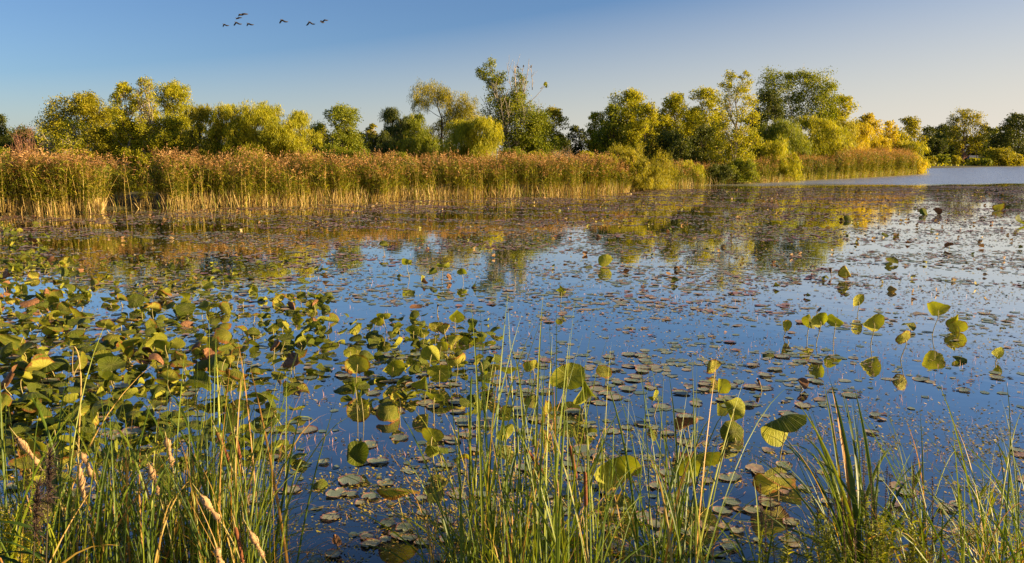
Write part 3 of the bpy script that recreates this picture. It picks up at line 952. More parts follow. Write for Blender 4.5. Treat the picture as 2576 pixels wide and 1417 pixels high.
# ------------------------------------------------------------------ reeds
def reed_arrays(rs, n, bx, by, bz, h, mb, plume=1.0, lean=None, leafy=1.0, plume_scale=1.85, wscale=1.0, green=0.0):
    """n reeds with base arrays; mats: 0 stem, 1 leaf, 2 plume"""
    base = np.stack([bx, by, bz], -1)
    ln = rs.normal(0, .10, (n, 2)) * rs.choice([1, 2.6], (n, 1), p=[.9, .1]) if lean is None else lean
    tip = base + np.stack([ln[:, 0] * h, ln[:, 1] * h, h], -1)
    ctrl = (base + tip) / 2 + np.stack([-ln[:, 0] * h * .2, -ln[:, 1] * h * .2, h * .06], -1)
    V, F = ribbons(base, tip, ctrl, .019 * wscale * rs.uniform(.6, 1.3, n), 4, rs=rs, power=9)
    mb.add(V, F, np.repeat(np.clip(rs.normal(.5, .22, n), 0, 1), 4), 0)
    k = max(1, int(11 * leafy))
    idx = np.repeat(np.arange(n), k)
    t = rs.uniform(.22, .93, n * k)[:, None]
    s = (1 - t) ** 2 * base[idx] + 2 * t * (1 - t) * ctrl[idx] + t ** 2 * tip[idx]
    a = rs.uniform(0, 2 * math.pi, n * k)
    L_ = rs.uniform(.3, .8, n * k) * (h[idx] / 3) ** .5
    d = np.stack([np.cos(a), np.sin(a), np.zeros(n * k)], -1)
    e = s + d * (L_ * .8)[:, None] + np.array([0, 0, 1]) * (L_ * rs.uniform(-.25, .5, n * k))[:, None]
    c = s + d * (L_ * .4)[:, None] + np.array([0, 0, 1]) * (L_ * .5)[:, None]
    V, F = ribbons(s, e, c, .062 * wscale * rs.uniform(.6, 1.2, n * k), 2, rs=rs)
    mb.add(V, F, np.repeat(np.clip(rs.normal(.33 - green * .1, .2, n * k) + (t[:, 0] < .4) * .25 * (1 - green), 0, 1), 2), 1)
    if plume > 0:
        pi = np.nonzero(rs.uniform(0, 1, n) < plume)[0]
        m = 12
        idx = np.repeat(pi, m)
        f = rs.uniform(0, 1, len(idx))[:, None]
        pa = rs.uniform(0, 2 * math.pi, len(pi))
        dr = np.stack([np.cos(pa), np.sin(pa), np.zeros(len(pi))], -1)
        dr = np.repeat(dr, m, 0)
        pl = (.32 * plume_scale * np.repeat(rs.uniform(.7, 1.3, len(pi)), m))[:, None]
        s = tip[idx] + np.array([0, 0, 1]) * (f * pl - .08) + dr * (f ** 2 * pl * .35)
        a = rs.uniform(0, 2 * math.pi, len(idx))
        d = np.stack([np.cos(a), np.sin(a), np.zeros(len(idx))], -1) + dr * .8
        e = s + d * (.10 * plume_scale) * (1.15 - f) + np.array([0, 0, .02]) - np.array([0, 0, 1]) * rs.uniform(-.06, .05, (len(idx), 1))
        V, F = ribbons(s, e, (s + e) / 2 + np.array([0, 0, .03]), .055 * plume_scale * rs.uniform(.6, 1.2, len(idx)), 1, rs=rs, power=3)
        mb.add(V, F, np.repeat(np.clip(rs.normal(.5, .2, len(pi)), 0, 1), m) + rs.normal(0, .1, len(idx)), 2)


# height and density along the shore, in frame direction u
def lerp(u, pts):
    return np.interp(u, [p[0] for p in pts], [p[1] for p in pts])


HGT = [(-700, 3.0), (0, 3.0), (260, 3.1), (500, 3.1), (900, 3.0), (1300, 3.05), (1540, 2.9), (1600, 2.3), (1650, 1.9), (1700, 2.3), (1780, 2.0), (1880, 2.4), (2000, 3.1), (2090, 2.6), (2110, 3.9), (2290, 3.9), (2320, 2.4)]
DEN = [(-700, 1), (255, 1), (268, .10), (300, .06), (345, .10), (350, .6), (372, .6), (385, .12), (420, .35), (440, 1), (760, 1), (765, .55), (775, 1), (1060, 1), (1075, .5), (1085, .5), (1095, 1), (1230, 1), (1245, .55), (1260, 1),
       (1330, .8), (1345, .45), (1355, 1), (1640, 1), (1655, .7), (1770, .55), (1785, .12), (1870, .15), (1885, .7), (2000, .8), (2020, .4), (2100, .5), (2115, 1), (2300, 1), (2320, .3)]


def build_reeds():
    rs = np.random.RandomState(11)
    seg = np.diff(SHORE, axis=0)
    ln = np.linalg.norm(seg, axis=1)
    tot = ln.sum()
    N = 22000
    s = rs.uniform(0, tot, N)
    # nearer parts get as many as far ones per metre; far ones are thinned
    i = np.searchsorted(np.cumsum(ln), s)
    i = np.clip(i, 0, len(ln) - 1)
    f = (s - np.concatenate([[0], np.cumsum(ln)])[i]) / ln[i]
    p = SHORE[i] + seg[i] * f[:, None]
    nr = np.stack([-seg[i][:, 1], seg[i][:, 0]], -1) / ln[i][:, None]
    # wavy clumps: the front edge wanders
    wob = .35 * np.sin(s * 1.7) + .3 * np.sin(s * .73 + 1) + .2 * np.sin(s * 4.1)
    off = .6 + wob * .95 + 6.5 * rs.uniform(0, 1, N) ** 1.9
    q = p + nr * off[:, None]
    u = 1288 + F_PX * q[:, 0] / (q[:, 1] * CP + CAM_H * SP)
    keep = rs.uniform(0, 1, N) < np.where(off > 2.0, 1.0, lerp(u, DEN) * np.clip(.75 + .5 * np.sin(s * 2.3 + 2 * np.sin(s * .31)), .15, 1))
    keep &= (u > -500)
    q, u, off, s = q[keep], u[keep], off[keep], s[keep]
    n = len(q)
    clump = .92 + .08 * np.sin(s * 1.1) + .06 * np.sin(s * 2.9 + 2)
    h = lerp(u, HGT) * clump * rs.uniform(.82, 1.10, n) - .05
    # the front two metres are a little shorter, so that plumes show in tiers
    h *= np.where(off < 1.2, rs.uniform(.55, 1.0, n), 1)
    z = np.where(off < .9, 0.0, .15)
    dist = q[:, 1]
    order = np.argsort(dist * 1.0 + off * 6)
    q, u, off, h, z, s = q[order], u[order], off[order], h[order], z[order], s[order]
    vis = (u > 5) & (u < 2300)
    solo = np.nonzero(vis & (off < 1.3))[0][:300]
    mask = np.ones(n, bool)
    mask[solo] = False
    mb = MB()
    rest = np.nonzero(mask)[0]
    green = np.interp(u, [1640, 1660, 2100, 2120], [0, 1, 1, .3])
    for lo, hi, pl, lf, g in ((0, .5, .85, 1.25, 0.1), (.5, 2, .45, 1.1, 1.0)):
        sel = rest[(green[rest] >= lo) & (green[rest] < hi)]
        reed_arrays(rs, len(sel), q[sel, 0], q[sel, 1], z[sel], h[sel], mb, plume=pl, leafy=lf, green=g, wscale=1.0)
    o = obj('reeds', mb.mesh('reeds', [M_REED_STEM, M_REED_LEAF, M_PLUME]))
    tag(o, 'dense bank of tan plumed reeds filling the far waterline behind the front stalks', 'reeds', kind='stuff')
    # individuals
    var = []
    for k in range(10):
        r2 = np.random.RandomState(50 + k)
        m = MB()
        reed_arrays(r2, 1, np.zeros(1), np.zeros(1), np.zeros(1), np.full(1, 3.0), m, plume=2, leafy=1.4)
        out = []
        for mi, mat, nm in ((0, M_REED_STEM, 'stem'), (1, M_REED_LEAF, 'leaves'), (2, M_PLUME, 'plume')):
            vs, fs, ts, nn = [], [], [], 0
            for V, P, T, Mx, in zip(m.V, m.P, m.T, m.M):
                if Mx[0] == mi:
                    P0 = P - P.min()
                    vs.append(V); fs.append(P0 + nn); ts.append(T); nn += len(V)
            out.append((nm, mesh_np(nm, np.concatenate(vs), fs, mat, np.concatenate(ts))))
        var.append(out)
    for c, i in enumerate(solo):
        v = var[c % 10]
        sc_ = h[i] / 3.0
        root = obj('reed', v[0][1], loc=(q[i, 0], q[i, 1], z[i]), rot=(0, 0, rs.uniform(0, 6.28)), scale=(1, 1, sc_))
        for nm, me in v[1:]:
            obj(nm, me, parent=root)
        uu = u[i]
        if uu < 262:
            side = 'left of the first dark gap'
        elif uu < 430:
            side = 'beside the dark gaps in the bank'
        elif uu < 770:
            side = 'in front of the left grove'
        else:
            side = 'in front of the dark round tree'
        ht = 'tall' if sc_ > .92 else ('short' if sc_ < .7 else 'middling')
        tag(root, '%s tan plumed reed at the water %s' % (ht, side), 'reed', 'front reeds of the far bank, %s, %s' % (ht, side))
    # golden dry skirt and green grass at the waterline
    m2 = MB()
    N = 15000
    s = rs.uniform(0, tot, N)
    i = np.clip(np.searchsorted(np.cumsum(ln), s), 0, len(ln) - 1)
    f = (s - np.concatenate([[0], np.cumsum(ln)])[i]) / ln[i]
    p = SHORE[i] + seg[i] * f[:, None]
    nr = np.stack([-seg[i][:, 1], seg[i][:, 0]], -1) / ln[i][:, None]
    off = .1 + .35 * np.sin(s * 1.7) * .5 + 1.2 * rs.uniform(0, 1, N) ** 1.5
    q = p + nr * off[:, None]
    u = 1288 + F_PX * q[:, 0] / (q[:, 1] * CP + CAM_H * SP)
    dd = lerp(u, DEN)
    keep = rs.uniform(0, 1, N) < np.clip(dd * .9 + .05, 0, 1)
    q, u, off = q[keep], u[keep], off[keep]
    n = len(q)
    isg = (rs.uniform(0, 1, n) < np.interp(u, [0, 1500, 1640, 1780, 1990, 2010, 2330], [.12, .2, .4, .35, .35, .55, .55]))
    for g, mi in ((False, 0), (True, 1)):
        sel = isg == g
        k = sel.sum()
        b = np.c_[q[sel], np.zeros(k)]
        hh = (rs.uniform(.35, 1.25, k) if not g else rs.uniform(.5, 1.4, k)) * (1.0 if True else 1)
        e = b + np.c_[rs.normal(0, .22, k), rs.normal(0, .15, k), hh]
        c = (b + e) / 2 + np.c_[rs.normal(0, .05, k), rs.normal(0, .05, k), hh * .15]
        V, F = ribbons(b, e, c, .035 * rs.uniform(.6, 1.3, k), 2, rs=rs)
        m2.add(V, F, np.repeat(np.clip(rs.normal(.5, .25, k), 0, 1), 2), mi)
    o = obj('shore_grass', m2.mesh('shore_grass', [M_DRY, M_GRASSY]))
    tag(o, 'golden dry stalks and green grass along the foot of the reed bank', 'grass', kind='stuff')


build_reeds()


# ------------------------------------------------------------------ far shore details
def far_details():
    rs = np.random.RandomState(21)
    mb = MB()
    # bed of lotus along the far shore
    N = 5200
    u = rs.uniform(2310, 2640, N)
    v = rs.uniform(409, 421, N)
    lim = np.interp(u, [2310, 2420, 2640], [421.5, 419.5, 415.5])
    ok = v < lim
    u, v = u[ok], v[ok]
    P = np.array([G(a, b) for a, b in zip(u, v)])
    n = len(P)
    C = np.c_[P, rs.uniform(.15, .9, n)]
    V, F = leaf_cards(rs, C, .62, 'poplar', np.zeros((n, 3)))
    mb.add(V, F, np.clip(rs.normal(.5, .25, n), 0, 1), 0)
    o = obj('lotus_bed', mb.mesh('lotus_bed', [LEAF['lime']]))
    tag(o, 'yellow green bed of lotus leaves along the far shore', 'lotus bed', kind='stuff')
    # two small sheds
    wallm = simple('shed_wall', (.06, .09, .16), .7)
    roofm = simple('shed_roof', (.12, .13, .16), .6)
    trim = simple('shed_trim', (.7, .7, .7), .6, .05)
    for (u, v, wpx, lab) in ((2452, 408, 22, 'small dark blue shed with white corner posts right of the reddish trunk'), (2481, 406, 25, 'slightly larger dark blue shed half hidden by the round olive shrub')):
        Y = 300
        x, _, _ = AT(u, v, Y)
        W = wpx * Y / F_PX
        root = empty('shed', (x, Y, .5))
        tag(root, lab, 'shed', 'sheds on the far shore')
        w2, h, d = W / 2, 2.1, 2.5
        V = [(-w2, 0, 0), (w2, 0, 0), (w2, d, 0), (-w2, d, 0), (-w2, 0, h), (w2, 0, h), (w2, d, h), (-w2, d, h), (-w2, d / 2, h + .7), (w2, d / 2, h + .7)]
        obj('wall', mesh_np('wall', V, [[(0, 1, 5, 4), (1, 2, 6, 5), (2, 3, 7, 6), (3, 0, 4, 7)], [(5, 6, 9), (7, 4, 8)]], wallm), root)
        r = .25
        V = [(-w2 - r, -r, h - .12), (w2 + r, -r, h - .12), (w2 + r, d / 2, h + .78), (-w2 - r, d / 2, h + .78), (w2 + r, d + r, h - .12), (-w2 - r, d + r, h - .12)]
        V += [(a, b, c + .1) for a, b, c in V]
        obj('roof', mesh_np('roof', V, [[(0, 1, 2, 3), (3, 2, 4, 5), (6, 9, 8, 7), (9, 11, 10, 8), (0, 6, 7, 1), (5, 4, 10, 11)]], roofm), root)
        for sx in (-w2, w2):
            V = [(sx + a * .1, -.04 + b * .06, c * h) for a in (-1, 1) for b in (-1, 0) for c in (0, 1)]
            obj('corner_post', mesh_np('corner_post', V, [[(0, 1, 3, 2), (4, 6, 7, 5), (0, 4, 5, 1), (2, 3, 7, 6), (1, 5, 7, 3)]], trim), root)
        V = [(-.45, -.05, .02), (.45, -.05, .02), (.45, -.05, 1.8), (-.45, -.05, 1.8), (-.45, -.01, .02), (.45, -.01, .02), (.45, -.01, 1.8), (-.45, -.01, 1.8)]
        obj('door', mesh_np('door', V, [[(0, 1, 2, 3), (3, 2, 6, 7), (1, 5, 6, 2), (4, 0, 3, 7)]], simple('shed_door', (.16, .19, .26))), root)
    # drift log
    x, y = G(2388, 411)
    t = np.linspace(0, 1, 7)[:, None]
    V, F = tube_arr(np.array([0, 0, .3]) + t * np.array([2.2, .5, 1.5]) + rs.normal(0, .05, (7, 3)), np.linspace(.22, .07, 7), 7)
    o = obj('drift_log', mesh_np('drift_log', V, [F], BARK['pale'], smooth=True), loc=(x, y, 0))
    tag(o, 'pale bare log leaning on the far shore near the reddish trunk', 'log')
    # slim pole right of the trunk
    x, _, z = AT(2457, 380, 286)
    V, F = tube_arr([(0, 0, 0), (0, 0, z * .5), (.05, 0, z)], [.16, .14, .1], 6)
    tag(obj('pole', mesh_np('pole', V, [F], BARK['dark']), loc=(x, 286, 0)), 'slim dark pole standing right of the reddish trunk', 'pole')


far_details()


# ------------------------------------------------------------------ birds
M_BIRD = simple('goose_feathers', (.045, .035, .03), .8)


def goose_mesh(seed, wing_up, sweep, bank):
    """one continuous body: skin modifier over a skeleton of neck, body, tail and two wings"""
    V = [(0, 0, 0), (.16, 0, .01), (.30, 0, .03), (.45, 0, .05), (.55, 0, .05), (-.18, 0, 0), (-.36, 0, .0)]
    E = [(0, 1), (1, 2), (2, 3), (3, 4), (0, 5), (5, 6)]
    Rr = [(.10, .10), (.085, .085), (.035, .035), (.028, .03), (.012, .012), (.075, .06), (.05, .015)]
    for s in (-1, 1):
        up = wing_up[0 if s < 0 else 1]
        n = len(V)
        V += [(.05, s * .18, .03 + .14 * up), (.02 - .04 * sweep, s * .42, .30 * up + .03), (-.10 - .12 * sweep, s * .68, .33 * up * .6 + (.12 if up < 0 else .05) * up), (-.22 - .15 * sweep, s * .84, .28 * up)]
        E += [(0, n), (n, n + 1), (n + 1, n + 2), (n + 2, n + 3)]
        Rr += [(.035, .12), (.02, .12), (.016, .09), (.01, .025)]
    me = bpy.data.meshes.new('goose')
    me.from_pydata(V, E, [])
    me.materials.append(M_BIRD)
    return me, Rr


def goose(u, v, wpx, ups, heading, label, seed, Y=160):
    me, Rr = goose_mesh(seed, ups, .8, 0)
    x, _, z = AT(u, v, Y)
    o = obj('goose', me, loc=(x, Y, z), rot=(0, 0, heading), scale=wpx * Y / F_PX / 1.6)
    mod = o.modifiers.new('skin', 'SKIN')
    mod.use_smooth_shade = True
    for i, r in enumerate(Rr):
        me.skin_vertices[0].data[i].radius = r
    me.skin_vertices[0].data[0].use_root = True
    ss = o.modifiers.new('sub', 'SUBSURF')
    ss.levels = ss.render_levels = 1
    tag(o, label, 'goose', 'geese flying in a loose line')
    return o


def add_skin(me):
    pass


def build_birds():
    data = [
        (565, 62, 17, (-.9, -1.0), 3.3, 'leftmost flying goose, wings down, lowest of the left four'),
        (608, 38, 24, (.15, .1), 3.4, 'highest flying goose, wings stretched flat'),
        (598, 47, 18, (.1, .1), 3.2, 'goose with flat wings just below the highest one'),
        (595, 57, 19, (-1.1, -1.1), 3.5, 'goose with both wings bent down in the left group'),
        (626, 60, 19, (-.7, -.9), 3.3, 'rightmost goose of the left group, wings lowered'),
        (710, 51, 21, (-1.0, -1.1), 3.4, 'goose flying alone in the middle of the line, wings arched down'),
        (779, 56, 19, (-1.3, -1.3), 3.6, 'second goose from the right, wings bent steeply down'),
        (812, 57, 22, (.9, .8), 3.2, 'rightmost flying goose, wings raised in a V'),
    ]
    for i, (u, v, wp, ups, hd, lab) in enumerate(data):
        me, Rr = goose_mesh(i, ups, .8, 0)
        x, _, z = AT(u, v, 160)
        o = obj('goose', me, loc=(x, 160, z), rot=(R(6), 0, hd + R(55)), scale=wp * 160 / F_PX / 1.35)
        mod = o.modifiers.new('skin', 'SKIN')
        mod.use_smooth_shade = True
        if not me.skin_vertices:
            bpy.context.view_layer.objects.active = o
            o.select_set(True)
            bpy.ops.mesh.customdata_skin_add()
            o.select_set(False)
        sv = me.skin_vertices[0].data
        for j, r in enumerate(Rr):
            sv[j].radius = r
        sv[0].use_root = True
        tag(o, lab, 'goose', 'geese flying in a loose line')
    # three small birds perched on the dead tips
    V0, F0 = tube_arr([(-.16, 0, -.05), (-.06, 0, 0), (.03, 0, .05), (.09, 0, .12), (.13, 0, .14), (.19, 0, .13)], [.02, .07, .075, .05, .035, .004], 8)
    for (u, v, lab) in ((1303, 170, 'small dark bird on the left dead tip of the tallest cottonwood'), (1317, 168, 'small dark bird on the middle dead tip of the tallest cottonwood'),
                        (1336, 169, 'small dark bird on the right dead tip of the tallest cottonwood')):
        x, _, z = AT(u, v, 104)
        o = obj('perched_bird', mesh_np('perched_bird', V0, [F0], M_BIRD, smooth=True), loc=(x, 104, z), rot=(0, 0, random.uniform(0, 6)), scale=1.3)
        tag(o, lab, 'bird', 'birds perched on dead branches')
        root = empty('dead_branch', (x, 104, z - 2.8))
        tag(root, {1303: 'left', 1317: 'middle', 1336: 'right'}[u] + ' bare white branch tip carrying a small bird', 'branch', 'bare tips with birds')
        r = np.random.RandomState(u)
        P = np.linspace((r.uniform(-.3, .3), 0, 0), (0, 0, 2.72), 6) + np.r_[r.normal(0, .05, (5, 3)), np.zeros((1, 3))]
        V, F = tube_arr(P, np.linspace(.06, .022, 6), 5)
        obj('limb', mesh_np('limb', V, [F], BARK['pale']), root)
        m = MB()
        for k in range(5):
            s = P[r.randint(1, 5)]
            V, F = tube_arr(np.linspace(s, s + np.array([r.normal(0, .5), r.normal(0, .3), r.uniform(.4, 1)]), 3), [.025, .02, .01], 3)
            m.add(V, F)
        obj('twigs', m.mesh('twigs', BARK['pale']), root)


build_birds()


# ------------------------------------------------------------------ lotus leaves
def lotus_blade(seed, cup, wave, folds, curl=0.0, seg=40, rings=7):
    rs = np.random.RandomState(seed)
    V, uv = [(0, 0, 0)], [(0, 0)]
    ph = rs.uniform(0, 6.28, 4)
    for i in range(1, rings + 1):
        r = i / rings
        for j in range(seg):
            th = 2 * math.pi * j / seg
            rr = r * (1 + .03 * math.sin(3 * th + ph[0]) * r + .02 * math.sin(7 * th + ph[1]) * r + .012 * math.sin(13 * th + ph[3]) * r)
            z = cup * r * r + wave * r * r * (math.sin(2 * th + ph[1]) + .6 * math.sin(3 * th + ph[2])) + .015 * r * math.sin(10 * th)
            V.append([rr * math.cos(th), rr * math.sin(th), z])
            uv.append((j / seg, r))
    V = np.array([list(v) for v in V], dtype=float)
    for (az, pos, ang, soft) in folds:      # bend everything beyond a line about that line
        d = np.array([math.cos(az), math.sin(az), 0])
        s = V @ d - pos
        m = s > 0
        k = np.clip(s[m] / soft, 0, 1)
        th = ang * k
        # arc approximation
        ds = s[m]
        bent_s = np.where(ds < soft, np.sin(th) / max(abs(ang), 1e-3) * soft * np.sign(ang), math.sin(ang) / ang * soft + (ds - soft) * math.cos(ang))
        bent_z = np.where(ds < soft, (1 - np.cos(th)) / ang * soft, (1 - math.cos(ang)) / ang * soft + (ds - soft) * math.sin(ang))
        V[m] += d * (bent_s - ds)[:, None]
        V[m, 2] += bent_z
    tris = [(0, 1 + j, 1 + (j + 1) % seg) for j in range(seg)]
    quads = []
    for i in range(rings - 1):
        for j in range(seg):
            a, b = 1 + i * seg + j, 1 + i * seg + (j + 1) % seg
            quads.append((a, a + seg, b + seg, b))
    me = bpy.data.meshes.new('blade')
    me.from_pydata([tuple(v) for v in V], [], tris + quads)
    me.polygons.foreach_set('use_smooth', np.ones(len(me.polygons), bool))
    l = me.uv_layers.new(name='UVMap')
    for p in me.polygons:
        us = [uv[v][0] for v in p.vertices]
        wrap = max(us) > .8 and min([x for q, x in zip(p.vertices, us) if q != 0] or us) < .2
        for li, vi in zip(p.loop_indices, p.vertices):
            x, y = uv[vi]
            if vi == 0:
                x = max(us)
            if wrap and x < .5:
                x += 1
            l.data[li].uv = (x, y)
    me.materials.append(M_LOTUS)
    return me


_br = np.random.RandomState(5)
BLADES = {
    'flat': [lotus_blade(1, -.10, .10, []), lotus_blade(2, .16, .08, []), lotus_blade(3, -.22, .13, []), lotus_blade(21, .05, .16, [(2.0, .45, 1.2, .25)]), lotus_blade(22, -.3, .08, [(5.2, .5, -1.3, .2)])],
    'fold': [lotus_blade(4, -.05, .10, [(.3, .12, 1.4, .25)]), lotus_blade(5, .05, .12, [(2.4, .05, -1.5, .3)]), lotus_blade(6, -.1, .09, [(4.1, .2, 1.9, .3)]),
             lotus_blade(7, .1, .10, [(1.2, .15, -1.2, .3), (4.0, .3, -1.1, .3)]), lotus_blade(23, -.15, .14, [(3.3, .0, 1.1, .4), (.5, .3, 1.5, .25)]), lotus_blade(24, .0, .15, [(5.5, .1, -2.0, .35)])],
    'droop': [lotus_blade(8, -.45, .14, [(1.5, .25, -1.0, .4)]), lotus_blade(9, -.5, .17, []), lotus_blade(10, -.35, .2, [(5.0, .2, -1.2, .4)]), lotus_blade(25, -.6, .12, [(3, .3, 1.6, .3)]), lotus_blade(26, .45, .15, [(2, .4, -1.4, .3)])],
    'curl': [lotus_blade(11, .3, .25, [(.3, -.1, 2.4, .5), (3.3, .1, 2.0, .4)]), lotus_blade(12, -.3, .3, [(1, -.2, -2.2, .6), (4, 0, -1.8, .5)])],
}
SHAPEWORD = {'flat': 'round', 'fold': 'folded', 'droop': 'drooping', 'curl': 'curled'}
_wither_cache = {}


def withered(me):
    if me.name not in _wither_cache:
        m2 = me.copy()
        m2.materials.clear()
        m2.materials.append(M_WITHER)
        _wither_cache[me.name] = m2
    return _wither_cache[me.name]


def lotus(base, h, r, tilt, az, kind, label, group, rs, brown=False, off=None):
    me = BLADES[kind][rs.randint(len(BLADES[kind]))]
    if brown:
        me = withered(me)
    root = empty('lotus_leaf', (base[0], base[1], 0))
    tag(root, label, 'lotus leaf', group)
    nrm = Vector((math.sin(az) * math.sin(tilt), math.cos(az) * math.sin(tilt), math.cos(tilt)))
    q = nrm.to_track_quat('Z', 'X')
    q = q @ Matrix.Rotation(rs.uniform(0, 6.28), 3, 'Z').to_quaternion()
    if off is None:
        off = (rs.uniform(-.35, .35) * h, rs.uniform(-.12, .12))
    top = (off[0], off[1], h)
    b = obj('blade', me, root, loc=top, scale=r)
    b.rotation_mode = 'QUATERNION'
    b.rotation_quaternion = q
    # stalk: out of the water, curving to meet the underside at its centre
    t = np.linspace(0, 1, 9)[:, None]
    p0 = np.array([0, 0, -.05])
    p3 = np.array(top) - np.array(nrm) * .004
    p2 = p3 - np.array(nrm) * min(.3, h * .45)
    p1 = np.array([off[0] * .1, off[1] * .1, h * .45])
    P = (1 - t) ** 3 * p0 + 3 * t * (1 - t) ** 2 * p1 + 3 * t * t * (1 - t) * p2 + t ** 3 * p3
    V, F = tube_arr(P, np.linspace(.0075, .0055, 9), 6)
    obj('stalk', mesh_np('stalk', V, [F], M_STALK, smooth=True), root)
    return root


